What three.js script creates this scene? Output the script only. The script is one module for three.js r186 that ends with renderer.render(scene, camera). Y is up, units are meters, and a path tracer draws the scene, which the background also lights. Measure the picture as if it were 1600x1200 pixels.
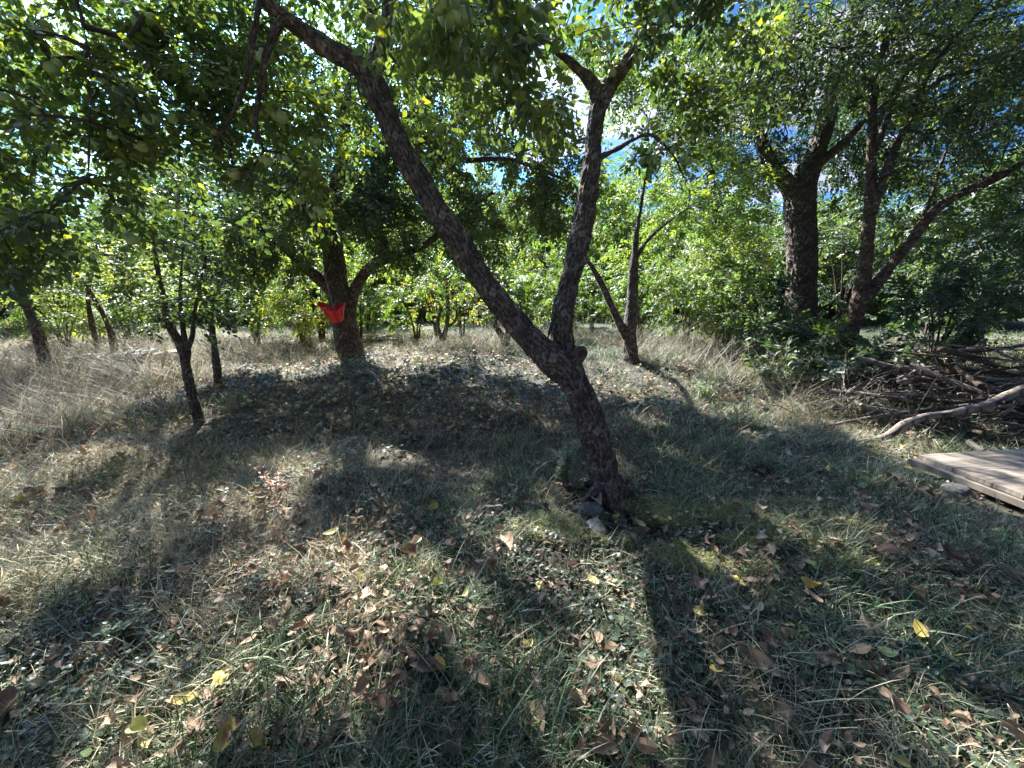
import * as THREE from 'three';
import { Sky } from 'three/addons/objects/Sky.js';
import { mergeGeometries } from 'three/addons/utils/BufferGeometryUtils.js';

// ------------------------------------------------------------------ camera, sky, sun, exposure
const scene = new THREE.Scene();
const camera = new THREE.PerspectiveCamera(88.12, 4 / 3, 0.05, 600);
camera.position.set(0, 1.5, 0);
camera.rotation.set(-13.6 * Math.PI / 180, 0, 0);
scene.add(camera);
const renderer = new THREE.WebGLRenderer({ antialias: true });
renderer.setSize(1024, 768);
renderer.shadowMap.enabled = true;
renderer.toneMapping = THREE.LinearToneMapping;
renderer.toneMappingExposure = 5.2;
const SUN = new THREE.Vector3(-0.371, 0.643, -0.670).normalize();
const sky = new Sky();
sky.name = 'sky'; sky.userData = { kind: 'structure' };
sky.scale.setScalar(500);
const su = sky.material.uniforms;
su.sunPosition.value.copy(SUN);
su.turbidity.value = 10; su.rayleigh.value = 0.7; su.mieCoefficient.value = 0.007;
su.cloudCoverage.value = 0.5; su.cloudDensity.value = 0.3; su.cloudScale.value = 0.0003; su.cloudElevation.value = 0.5;
scene.add(sky);
scene.environmentIntensity = 0.1; // the least of the daylight range: the photograph is exposed for the shade
const sun = new THREE.DirectionalLight(new THREE.Color().setRGB(1, 0.965, 0.9), 5);
sun.position.copy(SUN).multiplyScalar(40);
sun.castShadow = true;
sun.shadow.mapSize.set(4096, 4096);
Object.assign(sun.shadow.camera, { left: -22, right: 22, top: 22, bottom: -22, near: 1, far: 90 });
scene.add(sun);

// ------------------------------------------------------------------ helpers
const V = (x, y, z) => new THREE.Vector3(x, y, z);
const { smoothstep: sst, lerp, clamp } = THREE.MathUtils;
function rng(seed) {
  let a = (seed * 2654435761) >>> 0;
  return () => { a = (a + 0x6D2B79F5) >>> 0; let t = a; t = Math.imul(t ^ (t >>> 15), t | 1); t ^= t + Math.imul(t ^ (t >>> 7), t | 61); return ((t ^ (t >>> 14)) >>> 0) / 4294967296; };
}
const h3 = (x, y, z) => { let n = Math.imul(x, 374761393) + Math.imul(y, 668265263) + Math.imul(z, 2147483647 ^ 1274126177); n = Math.imul(n ^ (n >>> 13), 1274126177); return ((n ^ (n >>> 16)) >>> 0) / 4294967296; };
function noise(x, y, z = 0) {
  const ix = Math.floor(x), iy = Math.floor(y), iz = Math.floor(z), s = (t) => t * t * (3 - 2 * t);
  const u = s(x - ix), v = s(y - iy), w = s(z - iz), L = lerp;
  return L(L(L(h3(ix, iy, iz), h3(ix + 1, iy, iz), u), L(h3(ix, iy + 1, iz), h3(ix + 1, iy + 1, iz), u), v),
    L(L(h3(ix, iy, iz + 1), h3(ix + 1, iy, iz + 1), u), L(h3(ix, iy + 1, iz + 1), h3(ix + 1, iy + 1, iz + 1), u), v), w);
}
const fbm = (x, y, z = 0, n = 4) => { let s = 0, a = 0.5, t = 0; for (let i = 0; i < n; i++) { s += a * noise(x, y, z); t += a; a *= 0.5; x = x * 2.03 + 17.1; y = y * 2.03 + 5.7; z = z * 2.03 + 9.2; } return s / t; };
const taken = new Map();
const numbered = (n) => { const k = taken.get(n) ?? 0; taken.set(n, k + 1); return k ? n + '_' + String(k).padStart(3, '0') : n; };
function shade(o) { o.traverse((c) => { if (c.isMesh) { c.castShadow = true; c.receiveShadow = true; } }); return o; }
function tag(o, label, category, group, kind) {
  o.userData.label = label; o.userData.category = category;
  if (group) o.userData.group = group;
  if (kind) o.userData.kind = kind;
  return o;
}
function thing(name, label, category, pos = [0, 0, 0], group) {
  const o = new THREE.Group(); o.name = numbered(name); o.position.set(...pos); scene.add(o);
  return tag(o, label, category, group);
}
function part(name, geo, mat, parent) { const m = new THREE.Mesh(geo, mat); m.name = name; m.castShadow = m.receiveShadow = true; parent.add(m); return m; }
const groundY = (x, z) => 0.3 * sst(-z, 3.5, 8) + 0.035 * Math.sin(1.3 * x + 0.7) * Math.sin(1.1 * z + 0.4) + 0.018 * Math.sin(2.9 * x + 2.1 * z) + 0.012 * Math.sin(5.1 * z - 3.3 * x);

// tileable noise texture
function texture(w, h, fn, srgb) {
  const d = new Uint8Array(w * h * 4);
  for (let j = 0; j < h; j++) for (let i = 0; i < w; i++) { const c = fn(i / w, j / h); const k = (j * w + i) * 4; for (let q = 0; q < 3; q++) d[k + q] = clamp(c[q], 0, 1) * 255; d[k + 3] = 255; }
  const t = new THREE.DataTexture(d, w, h, THREE.RGBAFormat);
  t.wrapS = t.wrapT = THREE.RepeatWrapping; t.magFilter = THREE.LinearFilter; t.minFilter = THREE.LinearMipmapLinearFilter; t.generateMipmaps = true; t.anisotropy = 8;
  if (srgb) t.colorSpace = THREE.SRGBColorSpace;
  t.needsUpdate = true; return t;
}
// noise on a torus so that textures tile
const tnoise = (u, v, fu, fv, o = 0, n = 4) => {
  let s = 0, a = 0.5, tot = 0;
  for (let i = 0; i < n; i++) {
    const x = u * fu, y = v * fv, ix = Math.floor(x), iy = Math.floor(y), q = (t) => t * t * (3 - 2 * t), a0 = q(x - ix), b0 = q(y - iy);
    const g = (p, r) => h3(((p % fu) + fu) % fu, ((r % fv) + fv) % fv, o + i * 7);
    s += a * lerp(lerp(g(ix, iy), g(ix + 1, iy), a0), lerp(g(ix, iy + 1), g(ix + 1, iy + 1), a0), b0); tot += a; a *= 0.5; fu *= 2; fv *= 2;
  }
  return s / tot;
};

// ------------------------------------------------------------------ materials
const barkHeight = (u, v) => {
  const w = tnoise(u, v, 8, 5, 1, 3) * 0.16;
  const r = Math.abs(tnoise((u + w) % 1, (v + w * 0.6) % 1, 26, 10, 3, 4) - 0.5) * 2, q = Math.abs(tnoise((u + w * 0.5) % 1, (v + w) % 1, 10, 22, 5, 2) - 0.5) * 2;
  return clamp(sst(r, 0.0, 0.4) * 0.55 + sst(q, 0.0, 0.2) * 0.2 + tnoise(u, v, 48, 32, 9, 3) * 0.4 - 0.1, 0, 1);
};
const barkBump = texture(768, 768, (u, v) => { const h = barkHeight(u, v); return [h, h, h]; });
const barkColor = texture(768, 768, (u, v) => {
  const h = barkHeight(u, v), l = sst(tnoise(u, v, 14, 12, 21, 4), 0.55, 0.64), g = tnoise(u, v, 40, 40, 33, 3), k = sst(h, 0.12, 0.75);
  const f = tnoise(u, v, 7, 4, 27, 4), c = [0.25 + 0.2 * k, 0.21 + 0.18 * k, 0.185 + 0.16 * k].map((x) => x * (0.5 + 0.6 * g) * (0.72 + 0.56 * f));
  const lich = [0.64, 0.64, 0.58];
  return c.map((x, i) => lerp(x, lich[i] * (0.75 + 0.4 * g), l * 0.38 * sst(h, 0.3, 0.6)));
}, true);
const greyTex = texture(512, 512, (u, v) => { const g = tnoise(u, v, 60, 6, 141, 3), a = tnoise(u, v, 6, 5, 145, 4), d = sst(tnoise(u, v, 9, 12, 149, 4), 0.56, 0.7), k = sst(tnoise(u, v, 50, 4, 153, 2), 0.66, 0.76); return [0.56, 0.52, 0.48].map((c) => c * (0.5 + 0.4 * a + 0.35 * g) * (1 - 0.45 * d) * (1 - 0.35 * k)); }, true);
const mat = (o) => new THREE.MeshStandardMaterial({ roughness: 0.9, side: THREE.DoubleSide, ...o });
const lin = (r, g, b) => new THREE.Color().setRGB(r, g, b);
const M = {
  bark: mat({ map: barkColor, bumpMap: barkBump, bumpScale: 0.02, color: lin(1.25, 1.22, 1.2) }),
  barkGrey: mat({ map: barkColor, bumpMap: barkBump, bumpScale: 0.02, color: lin(1.05, 1, 0.95) }),
  barkBrown: mat({ map: barkColor, bumpMap: barkBump, bumpScale: 0.02, color: lin(1.05, 0.84, 0.68) }),
  twig: mat({ color: lin(0.045, 0.036, 0.03) }),
  deadwood: mat({ map: greyTex, bumpMap: greyTex, bumpScale: 0.004, color: lin(1.05, 1, 0.95) }),
  cutend: mat({ color: lin(0.38, 0.28, 0.17) }),
  leaf: new THREE.MeshPhysicalMaterial({ color: 0xffffff, vertexColors: true, side: THREE.DoubleSide, roughness: 0.9, transmission: 0.62, thickness: 0, clearcoat: 0.6, clearcoatRoughness: 0.33, ior: 1.45 }),
  grass: new THREE.MeshPhysicalMaterial({ color: 0xffffff, vertexColors: true, side: THREE.DoubleSide, roughness: 0.9, transmission: 0.3, thickness: 0, clearcoat: 0.35, clearcoatRoughness: 0.45 }),
  apple: new THREE.MeshPhysicalMaterial({ vertexColors: true, roughness: 0.45, clearcoat: 0.25, clearcoatRoughness: 0.4 }),
  stalk: mat({ color: lin(0.09, 0.06, 0.03) }),
  red: new THREE.MeshPhysicalMaterial({ color: lin(0.7, 0.006, 0.016), roughness: 0.4, clearcoat: 0.3, side: THREE.DoubleSide, transmission: 0.12, thickness: 0 }),
  rope: mat({ color: lin(0.3, 0.27, 0.2) }),
};
const litter = (r, g, b) => new THREE.MeshPhysicalMaterial({ color: lin(r, g, b), vertexColors: true, side: THREE.DoubleSide, roughness: 0.85, transmission: 0.22, thickness: 0, clearcoat: 0.15, clearcoatRoughness: 0.5 });
const L = { brown: litter(0.23, 0.145, 0.09), tan: litter(0.42, 0.31, 0.2), pink: litter(0.32, 0.215, 0.155), umber: litter(0.15, 0.085, 0.05), yellow: litter(0.5, 0.38, 0.08), lime: litter(0.42, 0.42, 0.14) };

// ------------------------------------------------------------------ geometry builders
function geo(pos, uv, idx, col) {
  const g = new THREE.BufferGeometry();
  g.setAttribute('position', new THREE.Float32BufferAttribute(pos, 3));
  g.setAttribute('uv', new THREE.Float32BufferAttribute(uv, 2));
  if (col) g.setAttribute('color', new THREE.Float32BufferAttribute(col, 3));
  g.setIndex(idx); g.computeVertexNormals(); return g;
}
class Bag { // collects tubes into one indexed geometry
  constructor() { this.p = []; this.u = []; this.i = []; }
  tube(pts, rad, seg, disp, capEnds = true) {
    const n = pts.length; if (n < 2) return this;
    const base = this.p.length / 3, T = V(), N = V(), B = V(), prev = V(); let len = 0;
    const avg = rad.reduce((a, b) => a + b, 0) / n, turns = Math.max(1, Math.round(avg * 2 * Math.PI / 0.3)) * 0.3;
    for (let k = 0; k < n; k++) {
      const a = pts[Math.max(0, k - 1)], b = pts[Math.min(n - 1, k + 1)];
      T.subVectors(b, a).normalize();
      if (k === 0) { N.set(0.31, 0.12, 0.94).cross(T); if (N.lengthSq() < 0.01) N.set(1, 0.1, 0).cross(T); N.normalize(); }
      else { N.addScaledVector(T, -N.dot(T)).normalize(); len += pts[k].distanceTo(prev); }
      prev.copy(pts[k]); B.crossVectors(T, N);
      for (let s = 0; s <= seg; s++) {
        const th = (s % seg) / seg * Math.PI * 2, c = Math.cos(th), d = Math.sin(th);
        const r = rad[k] + (disp ? disp(c, d, len, rad[k]) : 0);
        this.p.push(pts[k].x + (N.x * c + B.x * d) * r, pts[k].y + (N.y * c + B.y * d) * r, pts[k].z + (N.z * c + B.z * d) * r);
        this.u.push(s / seg * turns * 1.6, len * 1.6);
      }
    }
    const w = seg + 1;
    for (let k = 0; k < n - 1; k++) for (let s = 0; s < seg; s++) { const a = base + k * w + s; this.i.push(a, a + 1, a + w, a + 1, a + w + 1, a + w); }
    if (capEnds) for (const k of [0, n - 1]) {
      const c = this.p.length / 3; this.p.push(pts[k].x, pts[k].y, pts[k].z); this.u.push(0.1, len);
      for (let s = 0; s < seg; s++) { const a = base + k * w + s; k ? this.i.push(a, a + 1, c) : this.i.push(a + 1, a, c); }
    }
    return this;
  }
  build() { return geo(this.p, this.u, this.i); }
}
// a smooth polyline through [x, y, z, r] points
function spline(list, step) {
  const c = new THREE.CatmullRomCurve3(list.map((q) => V(q[0], q[1], q[2])), false, 'centripetal');
  const n = Math.max(3, Math.ceil(c.getLength() / step)), pts = [], rad = [];
  for (let i = 0; i <= n; i++) {
    const t = i / n; pts.push(c.getPoint(t));
    const f = t * (list.length - 1), k = Math.min(list.length - 2, Math.floor(f)), e = f - k; rad.push(lerp(list[k][3], list[k + 1][3], e * e * (3 - 2 * e)));
  }
  return { pts, rad };
}
const barkDisp = (amp, o) => (c, d, len, r) => {
  const x = c * r, y = d * r;
  const ridge = Math.abs(fbm(x * 22 + o, y * 22, len * 7, 3) - 0.5) * 2;
  const lump = fbm(x * 5 + o, y * 5 + 3, len * 3.2, 2) - 0.5;
  const flake = fbm(x * 55, y * 55 + o, len * 38, 2) - 0.5;
  return amp * ((sst(ridge, 0, 0.3) - 0.75) * 1.0 + flake * 0.6) + lump * Math.min(r * 0.42, 0.04);
};

// one leaf appended to arrays; base at b, direction d, normal n
function addLeaf(A, b, d, n, len, wid, col, fold = 0.22, curl = 0.15, rows = [0.28, 0.65]) {
  const s = V().crossVectors(d, n).normalize(), at = (t, w) => {
    const drop = -curl * len * t * t, up = Math.abs(w) * fold * wid;
    return [b.x + d.x * len * t + s.x * w * wid + n.x * (drop + up), b.y + d.y * len * t + s.y * w * wid + n.y * (drop + up), b.z + d.z * len * t + s.z * w * wid + n.z * (drop + up)];
  };
  const k = A.p.length / 3, W = rows.length === 2 ? [0.46, 0.4] : rows.map((t) => 0.5 * Math.sin(Math.PI * Math.pow(t, 0.8)));
  A.p.push(...at(0, 0)); A.u.push(0.5, 0);
  rows.forEach((t, i) => { for (const q of [-1, 0, 1]) { A.p.push(...at(t, q * W[i])); A.u.push(0.5 + q / 2, t); } });
  A.p.push(...at(1, 0)); A.u.push(0.5, 1);
  const m = rows.length, last = k + 1 + m * 3;
  A.i.push(k, k + 2, k + 1, k, k + 3, k + 2);
  for (let r = 0; r < m - 1; r++) { const a = k + 1 + r * 3, e = a + 3; A.i.push(a, a + 1, e, a + 1, e + 1, e, a + 1, a + 2, e + 1, a + 2, e + 2, e + 1); }
  const a = last - 3; A.i.push(a, a + 1, last, a + 1, a + 2, last);
  for (let i = 0; i < m * 3 + 2; i++) A.c.push(...col);
}
const bagArr = () => ({ p: [], u: [], i: [], c: [] });
const arrGeo = (A) => geo(A.p, A.u, A.i, A.c);
// a leafy shoot along +y, leaf faces towards +z
function shootGeo(seed, n, size, span, aspect = 0.58, yellow = 0.06) {
  const R = rng(seed), A = bagArr();
  for (let i = 0; i < n; i++) {
    const t = (i + 0.5) / n, side = i % 2 ? 1 : -1, a = side * (0.5 + R() * 0.9) * (1 - t * 0.6);
    const d = V(Math.sin(a), Math.cos(a), (R() - 0.6) * 0.8).normalize(), nn = V((R() - 0.5) * 1.3, (R() - 0.5) * 1.0, 1);
    nn.addScaledVector(d, -nn.dot(d)).normalize();
    const b = V((R() - 0.5) * 0.03 + side * 0.012, t * span, (R() - 0.5) * 0.06), l = size * (0.65 + R() * 0.55);
    const g = 0.75 + R() * 0.5, y = R() < yellow;
    addLeaf(A, b, d, nn, l, l * aspect * (0.85 + R() * 0.3), y ? [2.6 * g, 1.9 * g, 0.7 * g] : [g * (0.9 + R() * 0.25), g, g * (0.8 + R() * 0.3)], 0.12 + R() * 0.3, R() * 0.35);
  }
  return arrGeo(A);
}
const SHOOT = {
  apple: [1, 2, 3].map((s) => shootGeo(s, 8, 0.06, 0.2)),
  far: [4, 5].map((s) => shootGeo(s, 12, 0.085, 0.3)),
  narrow: [6, 7].map((s) => shootGeo(s, 12, 0.085, 0.3, 0.36, 0.12)),
  broad: [8, 9].map((s) => shootGeo(s, 8, 0.12, 0.26, 0.72, 0.03)),
  sparse: [10, 11].map((s) => shootGeo(s, 4, 0.075, 0.2, 0.5, 0.25)),
};

// ------------------------------------------------------------------ where the orchard floor is sunlit: gaps in the crowns towards the sun
const LIT = [
  [[-3.317, -0.015, -2.744], 1.15, 0.75, 0.93], [[-2.559, 0.027, -1.792], 0.6, 0.4, 0.9], [[-2.085, 0.045, -1.981], 0.5, 0.22, 0.85],
  [[2.33, 0.125, -5.383], 1.7, 0.6, 0.97], [[1.758, 0.219, -6.699], 2.2, 1.2, 0.97], [[-0.522, 0.296, -8.03], 2.4, 1.2, 0.97], [[2.966, -0.016, -4.613], 0.7, 0.4, 0.85],
  [[8.2, 0.3, -6.6], 1.6, 0.9, 0.5], [[3.905, -0.007, -3.298], 0.6, 0.5, 0.8], [[4.332, 0.027, -4.249], 0.9, 0.5, 0.85], [[4.982, 0.036, -3.827], 0.8, 0.6, 0.8], [[3.555, 0, -2.621], 0.5, 0.35, 0.85],
  [[-1.027, 0.031, -1.368], 0.3, 0.14, 0.9], [[1.09, -0.048, -2.3], 0.3, 0.08, 0.8], [[0.358, -0.019, -2.484], 0.3, 0.1, 0.85], [[1.268, -0.041, -1.874], 0.2, 0.1, 0.9],
  [[-2.356, 0.043, -2.38], 0.45, 0.2, 0.85], [[-0.719, -0, -1.929], 0.25, 0.12, 0.75], [[0, 0.007, -2.091], 0.2, 0.12, 0.8], [[1.266, -0.001, -1.431], 0.25, 0.1, 0.75],
  [[1.945, 0.025, -1.898], 0.3, 0.12, 0.7], [[-0.708, 0.02, -1.053], 0.25, 0.1, 0.85], [[-5.379, 0.048, -4.414], 1.0, 0.9, 0.8], [[-1.862, 0.008, -1.244], 0.3, 0.15, 0.8],
  [[-3.903, 0.203, -6.238], 0.9, 0.5, 0.7], [[0.655, -0.05, -1.295], 0.2, 0.08, 0.7], [[-0.244, -0.009, -1.577], 0.2, 0.1, 0.7], [[-0.341, 0.011, -1.191], 0.18, 0.08, 0.8],
];
function open(x, y, z) { // share of leaves missing where the sun's ray through this point meets the ground
  const t = y / SUN.y, gx = x - SUN.x * t, gz = z - SUN.z * t;
  const cover = Math.max(sst(gx, 0.2, 1.2) * sst(gz, -3.6, -2.6), sst(1.2 - Math.hypot((gx + 1) / 2.6, (gz + 4.6) / 1.3), 0, 0.4));
  let p = lerp(0.95, 0.82, cover) * sst(noise(gx * 1.6 + 4, gz * 2.2) * 0.25 + noise(gx * 3.4, gz * 4 + 9) * 0.75, lerp(0.5, 0.56, cover), lerp(0.55, 0.61, cover));
  for (const [c, rx, rz, q] of LIT) { const e = ((gx - c[0]) / rx) ** 2 + ((gz - c[2]) / rz) ** 2; if (e < 1.3) p = Math.max(p, q * sst(1.3 - e, 0, 0.5)); }
  return p;
}

// ------------------------------------------------------------------ the tree grower
// limbs: lists of [x, y, z, r]; blobs: [[x, y, z], [rx, ry, rz], tips]
const _m = new THREE.Matrix4(), _x = V(), _y = V(), _z = V(), _s = V();
function grow(root, o) {
  const R = rng(o.seed), nodes = [];   // {x,y,z,p,path,fixed,r}
  o.limbs.forEach((l) => {
    const { pts } = spline(l, o.limbStep ?? 0.15);
    const from = Math.floor(pts.length * (o.bare ?? 0.3));
    pts.forEach((p, i) => { if (i >= from) nodes.push({ p, up: -1, path: 0, fixed: true, r: 0, kids: 0 }); });
  });
  const tips = [];
  for (const [c, r, n] of o.blobs) for (let i = 0; i < n; i++) {
    let x, y, z; do { x = R() * 2 - 1; y = R() * 2 - 1; z = R() * 2 - 1; } while (x * x + y * y + z * z > 1);
    const q = V(c[0] + x * r[0], c[1] + y * r[1], c[2] + z * r[2]);
    if (q.y < groundY(q.x, q.z) + (o.low ?? 0.5)) continue;
    if (R() < open(q.x, q.y, q.z) * (o.gaps ?? 1)) continue;
    if (o.avoid && o.avoid(q)) continue;
    let dm = 1e9; for (const n of nodes) dm = Math.min(dm, n.p.distanceToSquared(q)); tips.push([dm, q]);
  }
  tips.sort((a, b) => a[0] - b[0]);
  const ends = [];
  for (const [, q] of tips) {
    let best = -1, bc = 1e9;
    for (let i = 0; i < nodes.length; i++) { const n = nodes[i]; const dx = n.p.x - q.x, dy = n.p.y - q.y, dz = n.p.z - q.z; const c = Math.sqrt(dx * dx + dy * dy + dz * dz) + 0.3 * n.path; if (c < bc) { bc = c; best = i; } }
    const a = nodes[best].p, d = a.distanceTo(q); if (d < 0.02) continue;
    const k = Math.max(2, Math.ceil(d / (o.step ?? 0.14)));
    const mid = a.clone().lerp(q, 0.5).add(V((R() - 0.5) * 0.3 * d, (o.arch ?? 0.18) * d * (0.4 + R()), (R() - 0.5) * 0.3 * d));
    let up = best;
    for (let i = 1; i <= k; i++) {
      const t = i / k, u = 1 - t, jit = (i < k ? 0.09 : 0) * d / k * 2;
      const p = V(u * u * a.x + 2 * u * t * mid.x + t * t * q.x, u * u * a.y + 2 * u * t * mid.y + t * t * q.y, u * u * a.z + 2 * u * t * mid.z + t * t * q.z).add(V((R() - 0.5) * jit, (R() - 0.5) * jit, (R() - 0.5) * jit));
      nodes.push({ p, up, path: nodes[up].path + d / k, r: 0, kids: 0 }); up = nodes.length - 1;
    }
    ends.push(up);
  }
  // radii by the pipe rule
  const tr = o.tip ?? 0.0022, E = 2.35;
  for (let i = nodes.length - 1; i >= 0; i--) { const n = nodes[i]; if (n.fixed) continue; n.r = n.kids ? n.sum : Math.pow(tr, E); if (n.up >= 0) { const q = nodes[n.up]; q.sum = (q.sum ?? 0) + n.r; q.kids++; if (!q.best || nodes[q.best].r < n.r) q.best = i; } }
  for (const n of nodes) if (!n.fixed) n.r = Math.min(o.maxR ?? 0.05, Math.pow(n.r, 1 / E));
  const bag = new Bag(); bag.count = 0;
  nodes.forEach((n, i) => {
    if (n.fixed || (!nodes[n.up].fixed && nodes[n.up].best === i)) return;
    const pts = [nodes[n.up].p], rad = [n.r * 1.15]; let k = i;
    while (k !== undefined) { pts.push(nodes[k].p); rad.push(nodes[k].r); k = nodes[k].best; }
    bag.tube(pts, rad, n.r > 0.02 ? 8 : n.r > 0.007 ? 5 : 3, null, false);
  });
  if (bag.i.length) { const t = part('twig_mass', bag.build(), o.twigMat ?? M.twig, root); t.userData.kind = 'stuff'; }
  // leafy shoots near the ends
  const kinds = o.shoots ?? SHOOT.apple, places = kinds.map(() => []), hang = [];
  const C = o.color, c0 = new THREE.Color();
  const put = (i, size) => {
    const n = nodes[i], f = nodes[n.up].p; if (R() < open(n.p.x, n.p.y, n.p.z) * 0.92 * (o.gaps ?? 1)) return;
    _y.subVectors(n.p, f).normalize().add(V((R() - 0.5) * 1.5, (R() - 0.5) * 1.3 - (o.droop ?? 0.25), (R() - 0.5) * 1.5)).normalize();
    _z.set((R() - 0.5) * 1.5, 1, (R() - 0.5) * 1.5).addScaledVector(_y, -_y.y); _z.addScaledVector(_y, -_z.dot(_y)).normalize();
    _x.crossVectors(_y, _z); const s = size * (0.75 + R() * 0.5);
    _m.makeBasis(_x, _y, _z).scale(_s.set(s, s, s)).setPosition(n.p.x + (R() - 0.5) * 0.05, n.p.y + (R() - 0.5) * 0.05, n.p.z + (R() - 0.5) * 0.05);
    const t = clamp(fbm(n.p.x * 0.9 + o.seed, n.p.y * 0.9, n.p.z * 0.9, 2) * 1.6 - 0.3 + (R() - 0.5) * 0.5, 0, 1), g = 0.8 + R() * 0.4;
    places[Math.floor(R() * kinds.length)].push([_m.clone(), [lerp(C[0][0], C[1][0], t) * g, lerp(C[0][1], C[1][1], t) * g, lerp(C[0][2], C[1][2], t) * g]]);
  };
  const per = o.per ?? 5, size = o.size ?? 1;
  for (const e of ends) {
    let i = e, left = per;
    while (left > 0 && i >= 0 && !nodes[i].fixed) { put(i, size); left--; if (R() < 0.45) { put(i, size); left--; } if (left > 0) i = nodes[i].up; }
    if (o.fruit && R() < o.fruit) { let j = e; const st = Math.floor(R() * 3); for (let q = 0; q < st && !nodes[nodes[j].up].fixed; q++) j = nodes[j].up; hang.push(nodes[j].p); if (R() < 0.35) hang.push(nodes[j].p.clone().add(V(0.05, -0.02, 0.03))); }
  }
  kinds.forEach((g, k) => {
    if (!places[k].length) return;
    const im = new THREE.InstancedMesh(g, M.leaf, places[k].length); im.name = 'foliage'; im.userData.kind = 'stuff';
    places[k].forEach(([m, c], i) => { im.setMatrixAt(i, m); im.setColorAt(i, c0.setRGB(...c)); });
    im.castShadow = im.receiveShadow = true; root.add(im);
  });
  return hang;
}
// fruit
function appleGeo(seg, rings, tint) {
  const p = [], u = [], idx = [], c = [];
  for (let j = 0; j <= rings; j++) for (let i = 0; i <= seg; i++) {
    const a = j / rings * Math.PI, b = (i % seg) / seg * 2 * Math.PI;
    let r = Math.sin(a) * (1 + 0.04 * Math.cos(2 * a)), y = -Math.cos(a) * 0.92; y -= 0.26 * Math.exp(-(((a - Math.PI) / 0.42) ** 2)); y += 0.14 * Math.exp(-((a / 0.35) ** 2)); r *= 1 + 0.05 * Math.cos(a) * -1 + 0.02 * Math.cos(5 * b) * sst(-Math.cos(a), -1, -0.2) * 0.6;
    p.push(r * Math.cos(b), y, r * Math.sin(b)); u.push(i / seg, j / rings);
    const n = noise(p.at(-3) * 3 + 7, y * 3, p.at(-1) * 3) * 0.35 + 0.82, blush = sst(noise(p.at(-3) * 1.3 + tint * 9, y * 1.3, p.at(-1) * 1.3 + 3), 0.55, 0.8) * tint;
    c.push(n * lerp(0.3, 0.5, blush), n * lerp(0.4, 0.36, blush), n * lerp(0.14, 0.1, blush));
  }
  const w = seg + 1; for (let j = 0; j < rings; j++) for (let i = 0; i < seg; i++) { const a = j * w + i; idx.push(a, a + w, a + 1, a + 1, a + w, a + w + 1); }
  return geo(p, u, idx, c);
}
const APPLE = [appleGeo(16, 12, 0), appleGeo(16, 12, 0.35), appleGeo(16, 12, 0.7)], APPLE_FAR = [appleGeo(9, 7, 0), appleGeo(9, 7, 0.5)];
const STALK = new THREE.CylinderGeometry(0.04, 0.05, 0.55, 5).translate(0, 0.95, 0);
function hangApples(root, spots, rad, geos, seed, most = 300) {
  const R = rng(seed);
  spots.slice(0, most).forEach((p) => {
    const r = rad * (0.65 + R() * 0.55), a = part('apple', geos[Math.floor(R() * geos.length)], M.apple, root);
    a.position.set(p.x, p.y - r * 1.2, p.z); a.scale.set(r * (0.95 + R() * 0.1), r, r); a.rotation.set((R() - 0.5) * 0.7, R() * 6.3, (R() - 0.5) * 0.7);
    if (geos === APPLE) part('stalk', STALK, M.stalk, a);
  });
}
// trunks and limbs as rough tubes: each list is one child
function wood(root, name, list, material, { step = 0.05, seg = 14, amp = 0.006, o = 0 } = {}) {
  const { pts, rad } = spline(list, step);
  return part(name, new Bag().tube(pts, rad, seg, barkDisp(amp, o)).build(), material, root);
}

// ------------------------------------------------------------------ the orchard floor
const soil = texture(1024, 1024, (u, v) => {
  const a = tnoise(u, v, 8, 8, 41, 5), b = tnoise(u, v, 90, 90, 51, 3), s = sst(tnoise(u, v, 140, 26, 61, 2), 0.6, 0.78), s2 = sst(tnoise(u, v, 24, 150, 71, 2), 0.6, 0.78);
  const base = [0.24, 0.215, 0.165].map((c) => c * (0.55 + 0.5 * a + 0.35 * b)), straw = [0.56, 0.5, 0.36];
  return base.map((c, i) => lerp(c, straw[i], Math.max(s, s2) * 0.55 * (0.5 + a)));
}, true);
const soilBump = texture(512, 512, (u, v) => { const h = tnoise(u, v, 40, 40, 81, 5) * 0.6 + sst(tnoise(u, v, 70, 14, 61, 2), 0.55, 0.75) * 0.4; return [h, h, h]; });
const dryness = (x, z) => clamp(0.4 - 0.3 * sst(-z, 5, 6.5) * sst(x, -1.5, 0.5) - x * 0.1 + (fbm(x * 0.55 + 3, z * 0.7 + 8, 0, 3) - 0.5) * 1.9, 0, 1);
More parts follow.
